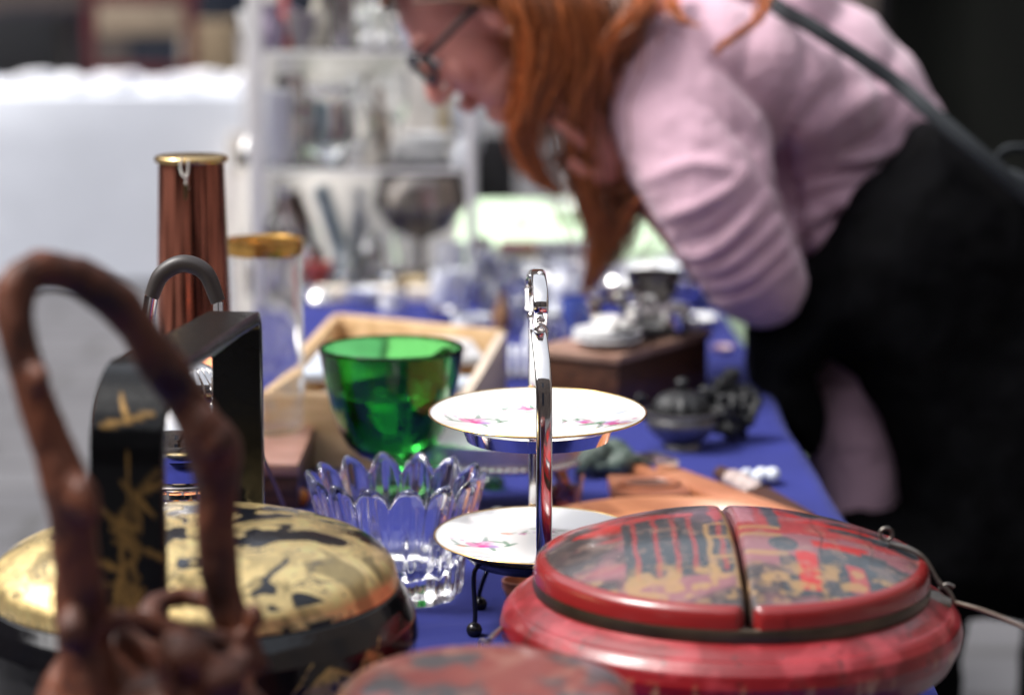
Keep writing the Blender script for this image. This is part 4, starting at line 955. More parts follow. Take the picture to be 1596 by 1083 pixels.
item('vase', 'bud_vase', 742, 505, .034, .12, glass, 'clear glass vase right of the cream boxes', 'vase')
item('cyl', 'tumbler', 775, 500, .024, .07, glass, 'straight clear tumbler beside the glass vase', 'tumbler')
item('goblet', 'wine_glass', 805, 515, .027, .11, glass, 'stemmed clear wine glass left of the stand handle', 'glass')
item('cyl', 'milk_glass', 735, 545, .028, .05, whiteg, 'low white glass jar behind the tray corner', 'jar')
item('vase', 'candlestick', 782, 520, .014, .06, mat('candle_wood', (.30, .15, .07), .5), 'small brown turned candlestick among the clear glasses', 'candlestick')
item('jug', 'cream_jug', 880, 470, .028, .065, whiteg, 'white cream jug below the hanging hair', 'jug')
item('bowl', 'glass_bowl', 850, 500, .036, .04, glass, 'shallow clear glass bowl behind the stand handle', 'bowl')
item('cyl', 'white_mug', 700, 478, .03, .06, whiteg, 'white mug right of the rack foot', 'mug')
item('jug', 'glass_jug', 760, 470, .032, .09, glass, 'clear glass jug behind the tumblers', 'jug')
item('bowl', 'silver_dish', 830, 465, .04, .035, silver, 'shallow silver dish behind the stand handle', 'dish')
item('dome', 'silver_cloche', 965, 460, .035, .045, silver, 'small silver cloche between the hair ends and the serving bowl', 'cloche')
item('vase', 'white_vase', 905, 450, .022, .07, whiteg, 'small white vase right behind the hair ends', 'vase')
item('cyl', 'silver_beaker', 860, 540, .022, .045, silver, 'silver beaker left of the dark chest', 'beaker')
item('cyl', 'tumbler', 722, 575, .02, .05, glass, 'clear tumbler outside the tray by its far corner', 'tumbler', Y=3.25) if 0 else None
item('bowl', 'salt_bowl', 1125, 552, .016, .012, mat('pale_pink_glaze', (.75, .55, .55), .3), 'small pale pink bowl on the cloth right of the chest', 'bowl')
for k_, (px_, py_) in enumerate(((905, 520), (935, 470), (1040, 500), (1085, 505), (985, 500))):
    q = onT(px_, py_); bm = new_bm(); saucer(bm, q.x, q.y, 0, .034); solo('saucer', bm, porc, ['white saucer on the cloth just left behind the chest', 'white saucer between the milk jug and the cloche', 'white saucer on the cloth by the serving bowl foot', 'white saucer at the back right behind the chest', 'white saucer in the middle behind the chest'][k_], 'saucer', (q.x, q.y, TZ), gp)
for k_, (kd_, px_, py_, r_, h_, m_, l_, c_) in enumerate((
    ('bowl', 705, 448, .030, .035, porc, 'white bowl close to the right foot of the rack', 'bowl'), ('goblet', 748, 448, .024, .085, silver, 'silver goblet behind the glass jug', 'goblet'),
    ('dome', 835, 440, .030, .040, porc, 'white domed lid behind the shallow silver dish', 'lid'), ('cyl', 868, 445, .020, .05, whiteg, 'white beaker left of the hair ends', 'beaker'),
    ('bowl', 690, 510, .026, .028, silver, 'silver bowl beyond the back edge of the pale tray', 'bowl'), ('jug', 838, 548, .020, .05, whiteg, 'small white jug left of the silver beaker', 'jug'),
    ('cyl', 822, 500, .016, .06, glass, 'narrow clear glass right of the wine glass', 'glass'), ('vase', 718, 540, .016, .07, glass, 'small clear vase at the far corner of the pale tray', 'vase'),
    ('bowl', 640, 462, .028, .03, mat('straw_glaze', (.60, .48, .28)), 'straw coloured bowl between the rack and the pale tray', 'bowl'), ('dome', 500, 476, .026, .03, silver, 'silver dome beyond the left back of the pale tray', 'dome'),
    ('bowl', 565, 478, .030, .03, whiteg, 'white bowl beyond the middle of the pale tray', 'bowl'), ('cyl', 610, 485, .018, .03, porc, 'short white pot beyond the pale tray', 'pot'),
    ('jug', 990, 528, .022, .04, silver, 'little silver jug touching the back of the chest', 'jug'), ('bowl', 1060, 445, .040, .05, porc, 'white bowl farthest right under the elbow', 'bowl'))):
    item(kd_, {'bowl': 'small_bowl', 'goblet': 'metal_goblet', 'dome': 'domed_lid', 'cyl': 'straight_pot', 'jug': 'small_jug', 'vase': 'small_vase'}[kd_], px_, py_, r_, h_, m_, l_, c_)
# toast rack
x, y = put(812, 592); tk = thing('toast_rack', 'ribbed silver toast rack behind the upper plate', 'toast rack', (x, y, TZ))
bm = new_bm(); box(bm, x, y, TZ+.008, .085, .04, .006, 0, .002); obj('base', bm, silver, tk, auto=30)
for k in range(7):
    bm = new_bm(); xx = x-.036+.012*k; tube(bm, cr([(xx, y-.016, TZ+.01), (xx, y-.013, TZ+.035), (xx, y, TZ+.045), (xx, y+.013, TZ+.035), (xx, y+.016, TZ+.01)], 5), .0035, 8); obj('wire_arch', bm, whiteg, tk)
# beyond the table's end
q = onT(815, 412); ob = thing('keepsake_box', 'cream box with a maroon lid at the far end of the blue cloth', 'box', (q.x, q.y, TZ))
bm = new_bm(); box(bm, q.x, q.y+.03, TZ+.014, .085, .06, .022, 0, .002); obj('body', bm, mat('cream_box', (.70, .60, .38), .6), ob, auto=30)
bm = new_bm(); box(bm, q.x, q.y+.03, TZ+.031, .088, .062, .012, 0, .003); obj('lid', bm, bookred, ob, auto=30)
q = onT(888, 420); bm = new_bm(); box(bm, q.x, q.y+.03, TZ+.024, .11, .09, .044, .1, .004)
solo('grey_box', bm, mat('grey_board', (.30, .29, .31), .6, 0, .2), 'flat grey box beside the cream box, by the hair ends', 'box', (q.x, q.y, TZ), auto=30)
item('bowl', 'white_bowl', 770, 430, .03, .03, porc, 'small white bowl in front of the keepsake box', 'bowl')

# ------------------------------------------------------------------ display rack with glass and silver
Y0, Y1 = 4.02, 4.30; X0, X1 = -.425, P(735, 300, 4.1).x
dr = thing('display_rack', 'clear shelving rack full of glass and silver on the table', 'shelf', ((X0+X1)/2, 4.15, TZ))
LV = (.006, .205, .40, .60)
frost = mat('frosted_plastic', (.82, .80, .77), .35, 0, .05, 10)
for z_ in LV:
    bm = new_bm(); box(bm, (X0+X1)/2, (Y0+Y1)/2, TZ+z_, X1-X0-.006, Y1-Y0, .007, 0, .001); obj('shelf', bm, acryl, dr, auto=30)
    bm = new_bm(); box(bm, (X0+X1)/2, Y0-.004, TZ+z_, X1-X0-.03, .004, .007, 0, .001); obj('shelf_edge', bm, frost, dr, auto=30)
for x in (X0, X1):
    for y in (Y0, Y1):
        bm = new_bm(); box(bm, x, y, TZ+.31, .014 if x > -.3 else .026, .014, .614, 0, .003); obj('post', bm, frost, dr, auto=30)
SL = .0042
def sh(kind, name, px, lv, r, h, m_, lab, cat, Y=4.15, grp=None):
    x = P(px, 300, Y).x; z = LV[lv]+SL
    bm = new_bm(); FN[kind](bm, x, Y, z, r, h); return solo(name, bm, m_, lab, cat, (x, Y, TZ+z), grp)
mirrors = mat('grey_silver', (.45, .43, .41), .25, .8, .3, 20)
sh('goblet', 'balloon_glass', 655, 0, .083, .178, mat('smoky_silver', (.42, .38, .34), .22, .75, .3, 12), 'huge silvery balloon goblet on the bottom shelf', 'goblet', 4.16)
sh('vase', 'silver_vase', 440, 0, .035, .15, silver, 'silver vase at the left of the bottom shelf', 'vase', 4.2)
sh('bowl', 'glass_dish', 520, 0, .045, .05, glass, 'glass dish in the middle of the bottom shelf', 'dish', 4.12)
sh('cyl', 'white_pot', 700, 0, .026, .07, whiteg, 'white pot right of the balloon goblet', 'pot', 4.07)
sh('bowl', 'silver_bowl', 492, 0, .03, .035, coral, 'small reddish bowl on the bottom shelf', 'bowl', 4.06)
for px, m_, hh, tl, lab in ((478, darkwood, .14, .35, 'dark book leaning on the bottom shelf'), (520, bookblue, .15, .30, 'blue-grey book leaning on the bottom shelf')):
    x = P(px, 350, 4.24).x; bm = new_bm(); box(bm, 0, 0, 0, .022, .09, hh, 0, .001); bmesh.ops.rotate(bm, cent=(0, 0, 0), matrix=Matrix.Rotation(-tl, 3, 'Y'), verts=bm.verts)
    mz = min(v.co.z for v in bm.verts); bmesh.ops.translate(bm, vec=(x, 4.235, TZ+LV[0]+SL-mz), verts=bm.verts); solo('book', bm, m_, lab, 'book', (x, 4.235, TZ+LV[0]+SL), 'books on the rack', auto=30)
for k, px in enumerate((522, 590, 662)):
    q = onT(px, 470); bm = new_bm(); box(bm, q.x, q.y, TZ+.0135, .058, .05, .021, 0, .002)
    o = solo('cream_box', bm, mat('cream_card', (.74, .66, .56), .6), ['leftmost of the three little cream boxes before the rack', 'middle one of the three little cream boxes', 'rightmost of the three little cream boxes'][k], 'box', (q.x, q.y, TZ), 'little cream boxes in front of the rack', auto=30)
sh('jug', 'water_pitcher', 512, 1, .050, .13, glass, 'tall clear water pitcher on the middle shelf', 'pitcher', 4.12)
bm = new_bm(); xq = P(512, 200, 4.12).x; lathe(bm, [(.036, .124), (.040, .127), (.040, .137), (.036, .136), (.036, .124)], 48, xq, 4.12, TZ+LV[1]); solo('pitcher_collar', bm, porc, 'white collar lying round the mouth of the water pitcher', 'collar', (xq, 4.12, TZ+LV[1]+.124))
sh('cyl', 'beaker', 425, 1, .034, .125, whiteg, 'tall white beaker at the left of the middle shelf', 'beaker', 4.1)
sh('jug', 'silver_jug', 452, 1, .028, .08, silver, 'silver jug on the left of the middle shelf', 'jug', 4.2)
for k in range(4):
    bm = new_bm(); x = P(660, 250, 4.13).x; lathe(bm, [(0, 0), (.03, 0), (.04, .002), (.068-.004*k, .010), (.066-.004*k, .0115), (.04, .005), (0, .004)], 60, x, 4.13, TZ+LV[1]+SL+.008*k)
    solo('shelf_plate', bm, porc, ['bottom plate of the white stack on the middle shelf', 'second plate up in the white stack on the middle shelf', 'third plate up in the white stack on the middle shelf', 'top plate of the white stack on the middle shelf'][k], 'plate', (x, 4.13, TZ+LV[1]+SL+.008*k), 'white plates stacked on the middle shelf')
bm = new_bm(); x = P(668, 230, 4.14).x; saucer(bm, x, 4.14, LV[1]+SL+.036, .05); bmesh.ops.rotate(bm, cent=(x, 4.14, TZ+LV[1]+.05), matrix=Matrix.Rotation(-.0, 3, 'Y'), verts=bm.verts); solo('shelf_saucer', bm, porc, 'white saucer crowning the plate stack on the middle shelf', 'saucer', (x, 4.14, TZ+LV[1]+SL+.036))
sh('vase', 'cream_vase', 592, 1, .022, .12, mat('beige_glaze', (.50, .42, .34), .4), 'slim beige vase at the centre of the middle shelf', 'vase', 4.2)
sh('dome', 'cheese_dome', 700, 1, .024, .13, mat('straw_glaze', (.60, .48, .28), .4), 'straw coloured dome near the right post of the middle shelf', 'dome', 4.24)
for k, (px, m_) in enumerate(((478, bookred), (493, bookteal), (508, bookblue), (528, bookred), (540, mat('brown_board', (.12, .07, .05), .6)))):
    x = P(px, 200, 4.26).x; bm = new_bm(); box(bm, x, 4.26, TZ+LV[1]+SL+.045, .013, .06, .09, 0, .001)
    solo('book', bm, m_, ['leftmost maroon book upright behind the pitcher', 'teal book upright behind the pitcher', 'blue-grey book upright behind the pitcher', 'second maroon book, right behind the pitcher', 'brown book at the right end of the upright row'][k], 'book', (x, 4.26, TZ+LV[1]+SL), 'books on the rack', auto=30)
for px, r_, h_, kd, m_, lab in ((400, .03, .06, 'bowl', porc, 'white bowl at the left end of the top visible shelf'), (425, .028, .075, 'jug', mauve, 'mauve jug on the top visible shelf'), (448, .018, .09, 'vase', coral, 'coral red vase on the top visible shelf'), (475, .03, .06, 'bowl', mat('grey_glaze', (.35, .32, .33), .3), 'grey glazed bowl on the top visible shelf'), (500, .022, .09, 'vase', creamp, 'cream vase on the top visible shelf'), (535, .022, .09, 'cyl', mirrors, 'dull silver beaker on the top visible shelf'), (632, .03, .05, 'bowl', silver, 'silver bowl near the face on the top visible shelf'), (680, .03, .08, 'vase', whiteg, 'white vase hidden behind the face')):
    sh(kd, 'shelf_'+{'bowl': 'bowl', 'jug': 'jug', 'vase': 'vase', 'cyl': 'beaker'}[kd], px, 2, r_, h_, m_, lab, {'bowl': 'bowl', 'jug': 'jug', 'vase': 'vase', 'cyl': 'beaker'}[kd], 4.12 if px % 2 else 4.2)
for k, px in enumerate((571, 598)):
    x = P(px, 60, 4.08).x; bm = new_bm(); ball(bm, (x, 4.08, TZ+LV[2]+SL+.0125), .0135, (1, 1, .95)); solo('white_egg', bm, porc, ['left one of the two round white eggs on the shelf', 'right one of the two round white eggs on the shelf'][k], 'egg', (x, 4.08, TZ+LV[2]+SL), 'white eggs on the shelf')
for k, (px, lv, r_, h_, kd, m_, Y_) in enumerate(((560, 1, .03, .15, 'vase', glass, 4.08), (620, 1, .02, .15, 'goblet', glass, 4.24), (725, 1, .03, .10, 'bowl', whiteg, 4.22), (455, 1, .03, .14, 'goblet', silver, 4.25), (470, 0, .03, .10, 'goblet', glass, 4.05), (600, 0, .028, .09, 'jug', glass, 4.06), (560, 0, .02, .14, 'vase', whiteg, 4.27), (560, 2, .03, .10, 'goblet', glass, 4.22), (650, 2, .03, .08, 'jug', silver, 4.22), (595, 2, .03, .09, 'vase', glass, 4.27))):
    sh(kd, {'vase': 'glass_vase', 'goblet': 'goblet', 'bowl': 'glass_bowl', 'jug': 'small_jug'}[kd], px, lv, r_, h_, m_, ['clear bulbous vase at the front centre of the middle shelf', 'tall clear goblet at the back centre of the middle shelf', 'white glass bowl at the right back of the middle shelf', 'silver goblet behind the pitcher on the middle shelf', 'clear goblet at the front left of the bottom shelf', 'clear jug beside the balloon goblet, bottom shelf', 'tall white glass vase at the back of the bottom shelf', 'clear goblet behind the white eggs on the upper shelf', 'silver jug behind the face on the upper shelf', 'clear vase at the back of the upper shelf'][k], {'vase': 'vase', 'goblet': 'goblet', 'bowl': 'bowl', 'jug': 'jug'}[kd], Y_)
for k, (px, m_, r_) in enumerate(((388, silver, .02), (560, frost, .02), (575, creamp, .022), (720, whiteg, .02))):
    sh('dome', 'small_dome', px, 1, r_, .05, m_, ['small silver dome by the left post of the rack', 'small pale dome in front of the beige vase', 'small cream dome beside the plate stack', 'small white dome by the right post of the rack'][k], 'dome', 4.08)
sh('cyl', 'tumbler', 395, 0, .022, .08, glass, 'clear tumbler by the left post on the bottom shelf', 'tumbler', 4.1)
sh('dome', 'bell', 575, 0, .025, .07, silver, 'silver table bell left of the balloon goblet', 'bell', 4.22)

# ------------------------------------------------------------------ far stalls
def cloth_table(x0, x1, y0, y1, m_, lab, zt_=.75, nm='stall_table', waves=16):
    t = thing(nm, lab, 'table', ((x0+x1)/2, (y0+y1)/2, 0))
    b = new_bm(); n = 160
    top = [(x0, y0), (x1, y0), (x1, y1), (x0, y1)]
    per = []
    for (a, c) in zip(top, top[1:]+top[:1]):
        for k in range(n//4): per.append((a[0]+(c[0]-a[0])*k/(n//4), a[1]+(c[1]-a[1])*k/(n//4)))
    cx, cy_ = (x0+x1)/2, (y0+y1)/2; rows = []
    for lev, (zz, out) in enumerate(((zt_, 0), (zt_-.02, .01), (zt_*.75, .02), (zt_*.5, .04), (zt_*.25, .055), (.02, .07))):
        row = []
        for i, (x, y) in enumerate(per):
            dx = 1 if x >= x1-1e-6 else (-1 if x <= x0+1e-6 else 0); dy = 1 if y >= y1-1e-6 else (-1 if y <= y0+1e-6 else 0)
            s = out*(1+.9*math.sin(i*waves*.022+math.sin(i*.11)*2)); row.append(b.verts.new((x+dx*s, y+dy*s, zz)))
        rows.append(row)
    for A, B in zip(rows, rows[1:]):
        for i in range(len(per)): b.faces.new((A[i], A[(i+1) % len(per)], B[(i+1) % len(per)], B[i]))
    b.faces.new(rows[0]); obj('cloth', b, m_, t, auto=50)
    b = new_bm()
    for x in (x0+.06, x1-.06):
        for y in (y0+.06, y1-.06): tube(b, [(x, y, 0), (x, y, zt_-.03)], .02, 8)
    obj('legs', b, blackmetal, t); return t
cloth_table(-.10, .55, 4.75, 5.6, greenpaper, 'low stall table under a pale green cloth, just beyond the blue one', .74)
item('dome', 'white_dome', 790, 352, .05, .04, porc, 'white porcelain dome standing on the pale green cloth', 'dish cover', z=-.008)
item('bowl', 'white_bowl', 880, 345, .05, .035, porc, 'white bowl on the pale green cloth by the hair', 'bowl', z=-.008)
cloth_table(-3.4, -.98, 9.4, 10.5, whitecloth, 'stall table under a floor-length white cloth, far left')
# crumpled white cloths on it
for k, (px, wd) in enumerate(((60, .34), (200, .30), (330, .20))):
    c0 = P(px, 120, 9.7); b = new_bm()
    for j in range(16): ball(b, (c0.x+rng.uniform(-wd, wd), 9.6+rng.uniform(-.06, .2), .75+.02+rng.uniform(0, .035)), rng.uniform(.022, .045), (1.8, 1, .6), 12, 8)
    b = fuse(b, .012, 4); solo('folded_linen', b, mat('linen', (.80, .80, .84), .9), ['leftmost heap of white linen on the far table', 'middle heap of white linen on the far table', 'right heap of white linen on the far table'][k], 'linen', (c0.x, 9.7, .75), 'heaps of linen on the far table')
# chair behind
cxx = P(215, 50, 11.2).x; ch2 = thing('wooden_chair', 'dark red framed chair with beige back panel beyond the white table', 'chair', (cxx, 11.2, 0))
for dx in (-.235, .235):
    b = new_bm(); box(b, cxx+dx, 11.3, .62, .05, .05, 1.24, 0, .01); obj('post', b, wine, ch2)
    b = new_bm(); box(b, cxx+dx, 10.86, .23, .05, .05, .46, 0, .01); obj('leg', b, wine, ch2)
for z_ in (.74, 1.08): b = new_bm(); box(b, cxx, 11.3, z_, .42, .04, .06, 0, .01); obj('rail', b, wine, ch2)
b = new_bm(); box(b, cxx, 11.3, .975, .40, .05, .14, 0, .015); obj('back_panel', b, beige, ch2)
b = new_bm(); box(b, cxx, 11.08, .46, .5, .46, .08, 0, .02); obj('seat', b, beige, ch2)
# boxes, bags
def crate(px, Y, w, d, h, m_, lab, nm='crate', cat='crate', z=0):
    x = P(px, 100, Y).x; t = thing(nm, lab, cat, (x, Y, z)); th = .015
    for nm_, (bx_, by_, bz_, sx_, sy_, sz_) in {'front_panel': (0, -d/2, h/2, w, th, h), 'back_panel': (0, d/2, h/2, w, th, h), 'left_panel': (-w/2, 0, h/2, th, d-th-.002, h-.004), 'right_panel': (w/2, 0, h/2, th, d-th-.002, h-.004), 'contents': (0, 0, h*.4, w-th*2, d-th*2, h*.78)}.items():
        b = new_bm(); box(b, x+bx_, Y+by_, z+bz_+.004, sx_, sy_, sz_, 0, .003); obj(nm_, b, m_ if nm_ != 'contents' else darkwood, t, auto=30)
    return t
dkp = mat('dark_purple_plastic', (.02, .014, .026), .5); tanp = mat('tan_card', (.52, .45, .37), .8); greyp = mat('mid_grey_card', (.40, .39, .41), .8)
crate(20, 11.6, .5, .4, .98, mat('black_plastic', (.008, .008, .01), .5), 'tall black crate at the far left edge')
crate(70, 12.3, .4, .4, 1.0, dkp, 'tall dark purple crate left of the chair')
crate(330, 11.8, .22, .4, .95, mat('tan_panel', (.36, .27, .17), .7), 'narrow tan crate right of the chair')
crate(380, 13.0, .6, .5, .85, greyp, 'grey crate far behind the left post of the rack')
cloth_table(-.76, -.16, 6.9, 7.5, mat('beige_cloth', (.66, .62, .58), .9, 0, .06, 3), 'stall table under a beige cloth behind the display rack', .72)
for k_, (px_, w_, h_, c_) in enumerate(((418, .12, .30, (.62, .60, .62)), (470, .12, .20, (.70, .66, .60)), (535, .13, .26, (.58, .56, .52)), (600, .12, .18, (.74, .73, .72)), (665, .13, .24, (.50, .47, .45)), (722, .08, .30, (.66, .66, .70)))):
    crate(px_, 7.2, w_, .2, h_, mat('pale_board_%s' % 'abcdef'[k_], c_, .7), ['leftmost pale grey carton', 'low cream carton, second from left,', 'tall stone-coloured carton in the middle', 'lowest white carton', 'brownish grey carton', 'narrow white carton at the right end'][k_]+' on the beige stall table', 'carton', 'carton', .722)
crate(420, 8.0, .5, .5, .55, mat('pale_card', (.66, .62, .60), .8), 'pale cardboard crate on the ground behind the rack')
crate(530, 9.5, .8, .5, .60, tanp, 'broad tan crate on the ground behind the rack')
crate(600, 12.0, .8, .5, .9, mat('olive_card', (.46, .45, .40), .8), 'olive crate far behind the rack')
crate(690, 10.0, .5, .4, .75, mat('light_grey_card', (.60, .59, .60), .8), 'light grey crate behind the right half of the rack')
crate(765, 7.6, .14, .3, .72, mat('black_case', (.008, .007, .010), .5), 'narrow black case right of the rack')
crate(828, 7.0, .16, .3, .50, mat('white_plastic', (.66, .66, .70), .4), 'white plastic crate seen between the hair locks')
crate(846, 6.6, .12, .3, .40, mat('bright_blue_plastic', (.04, .06, .36), .4), 'bright blue crate just below the white one')
crate(1000, 8.4, .5, .4, .8, mat('off_white_card', (.6, .6, .6), .8), 'off white crate glimpsed between the hair and the sleeve')

# ------------------------------------------------------------------ the woman
PY = 3.12
pw = thing('person', 'red-haired woman in pink jumper and black apron leaning over the table', 'person', (P(1500, 700, 3.2).x, 3.25, 0))
S_ = 1/(FPX/(PY*cp+.06))       # metres per photo pixel at the woman
hO = P(751, 24, 3.16)
fw = Vector((-.70, -.08, -.71)).normalized(); upv = Vector((-.71, 0, .70)); upv = (upv-fw*upv.dot(fw)).normalized(); sd_ = fw.cross(upv)
if sd_.y > 0: sd_ = -sd_        # side vector towards the camera
def hd_(f, u, s=0): return hO + fw*f + upv*u + sd_*s
RM = Matrix((fw, sd_, upv)).transposed()
bm = new_bm()
ball(bm, hd_(-.012, .035), .092, (1.08, .80, 1.0), 32, 24, RM)
ball(bm, hd_(.040, -.02), .070, (.82, .84, 1.15), 32, 24, RM)
ball(bm, hd_(.035, -.075), .045, (1.1, 1.15, .85), 24, 18, RM)
ball(bm, hd_(.070, -.102), .020, (1, 1.2, .9), 16, 12, RM)
ball(bm, hd_(.078, .03), .022, (.8, 2.2, .7), 16, 12, RM)
ball(bm, hd_(.070, -.03, .032), .026, (.8, 1, 1), 16, 12, RM); ball(bm, hd_(.070, -.03, -.032), .026, (.8, 1, 1), 16, 12, RM)
tube(bm, cr([(*hd_(.092, .015), .007), (*hd_(.104, -.008), .009), (*hd_(.116, -.030), .012), (*hd_(.108, -.040), .009)], 5), [.007, .0075, .008, .0085, .009, .0095, .010, .0108, .0115, .012, .0125, .012, .0115, .0105, .010, .009], 14)
for s in (-1, 1): ball(bm, hd_(.103, -.038, .009*s), .008, u=12, v=10)
ball(bm, hd_(.098, -.062), .011, (.9, 2.0, .55), 16, 12, RM); ball(bm, hd_(.095, -.073), .011, (.9, 1.8, .6), 16, 12, RM)
for s in (-1, 1):
    ball(bm, hd_(.080, .006, .031*s), .013, (.7, 1.2, .7), 14, 10, RM)
    ball(bm, hd_(-.008, -.012, .076*s), .028, (.6, .3, 1.1), 16, 12, RM); ball(bm, hd_(-.004, -.036, .074*s), .012, (.7, .5, .9), 12, 10, RM)
# neck, into the shoulders
nk = P(1010, 10, 3.2)
tube(bm, [hd_(-.03, -.05), hO.lerp(nk, .45)+V3(0, 0, -.03), nk], [.055, .052, .065], 24)
ball(bm, nk+V3(.03, .04, -.01), .07, (1.1, 1.3, .7))
# near forearm: from the elbow, behind the sleeve, up to the hand in the hair
elb = P(1175, 455, 3.14); wr = P(985, 275, 3.13); pa = P(940, 215, 3.095)
tube(bm, cr([(*elb, .048), (*elb.lerp(wr, .3), .044), (*elb.lerp(wr, .65), .034), (*wr, .025)], 6), [a[3] for a in cr([(*elb, .048), (*elb.lerp(wr, .3), .044), (*elb.lerp(wr, .65), .034), (*wr, .025)], 6)], 20)
hv = (pa-wr).normalized(); hq = hv.cross(Vector((0, 1, 0))).normalized(); hs_ = (hq*-.78+Vector((0, .62, 0))).normalized(); hn = hv.cross(hs_).normalized(); hn = -hn if hn.y < 0 else hn
ball(bm, wr.lerp(pa, .6), .040, (.45, .95, 1.1), 20, 14, Matrix((hn, hs_, hv)).transposed())
for k in range(4):
    b0 = pa + hs_*(.033-.022*k) + hv*.008; L = (.070, .078, .073, .058)[k]
    tube(bm, cr([b0, b0+hv*L*.45+hn*.004, b0+hv*L*.75+hn*.016, b0+hv*L*.85+hn*.032], 5), [.0088]*6+[.008]*6+[.007]*4, 10)
tube(bm, cr([wr+hv*.02-hs_*.03, wr+hv*.045-hs_*.052, wr+hv*.075-hs_*.058+hn*.01], 5), [.012]*4+[.010]*4+[.0085]*3, 10)
bm = fuse(bm, .0026, 5)
obj('body', bm, skin, pw)
# eyebrows / eyes
for s in (-1, 1):
    bm = new_bm(); ball(bm, hd_(.083, .004, .031*s), .0115, u=16, v=12); obj('eye', bm, mat('eye_white', (.7, .68, .65), .1), pw)
    bm = new_bm(); tube(bm, cr([hd_(.094, .028, .014*s), hd_(.092, .034, .032*s), hd_(.078, .030, .05*s)], 5), .003, 8, .5); obj('eyebrow', bm, mat('brow_hair', (.10, .035, .015), .7), pw)
# glasses
bm = new_bm()
for s in (-1, 1):
    tube(bm, [hd_(.108-.012*abs(math.cos(a))*0 - (.014 if math.cos(a)*s*s > 0 else 0)*max(0, math.cos(a)), .006+.021*math.sin(a), s*(.034+.026*math.cos(a))) for a in np.linspace(0, 2*math.pi, 28, endpoint=False)], .0044, 8, closed=True)
    tube(bm, cr([hd_(.098, .014, .060*s), hd_(.07, .014, .074*s), hd_(.0, .012, .080*s), hd_(-.018, -.012, .079*s)], 6), .0042, 8)
tube(bm, cr([hd_(.110, .012, -.009), hd_(.114, .016, 0), hd_(.110, .012, .009)], 4), .0026, 8)
obj('spectacles', bm, blackmetal, pw)

# jumper
bm = new_bm()
def el(px, py, Y, r, s=(1, 1, 1), ry=0): ball(bm, P(px, py, Y), r, s, 28, 20, Matrix.Rotation(ry, 3, 'Y'))
def cap_(pts, seg=28, n=8, flat=1): 
    q = cr([(*P(a, b, Y), r*S_) for a, b, Y, r in pts], n); tube(bm, q, [a[3] for a in q], seg, flat, up=(0, 0, 1) if False else None)
# near arm
cap_([(1060, 95, 3.17, 96), (1050, 150, 3.12, 112), (1074, 210, 3.09, 112), (1106, 280, 3.06, 104), (1140, 350, 3.06, 96), (1170, 410, 3.08, 90), (1188, 445, 3.10, 76), (1192, 470, 3.12, 48)])
ball(bm, P(1190, 452, 3.10), 62*S_, (1.0, 1, .92), 24, 18)
ball(bm, P(1150, 430, 3.10), 62*S_, (1, 1, 1), 24, 18)
# far arm and torso
cap_([(1010, 60, 3.42, 90), (1060, 160, 3.48, 88), (1090, 280, 3.5, 80)])
for (a, b, Y, r, sy) in ((1030, 10, 3.24, 105, 1.6), (1100, 20, 3.24, 125, 1.5), (1110, 95, 3.09, 96, 1.2), (1165, 115, 3.10, 102, 1.2), (1225, 140, 3.12, 98, 1.2), (1275, 165, 3.14, 90, 1.2), (1120, 60, 3.25, 130, 1.5), (1190, 40, 3.26, 130, 1.4), (1190, 90, 3.28, 142, 1.45), (1265, 140, 3.27, 150, 1.4), (1310, 190, 3.27, 150, 1.35), (1350, 240, 3.27, 140, 1.3), (1350, 320, 3.29, 120, 1.3), (1420, 400, 3.31, 110, 1.2), (1290, 270, 3.2, 110, 1.3), (1268, 345, 3.17, 72, 1.3), (1285, 400, 3.2, 60, 1.2)):
    ball(bm, P(a, b, Y+.04), r*S_, (1, sy*.88, 1), 32, 24)
ball(bm, P(975, 22, 3.25), 52*S_, (1, 1.6, 1))
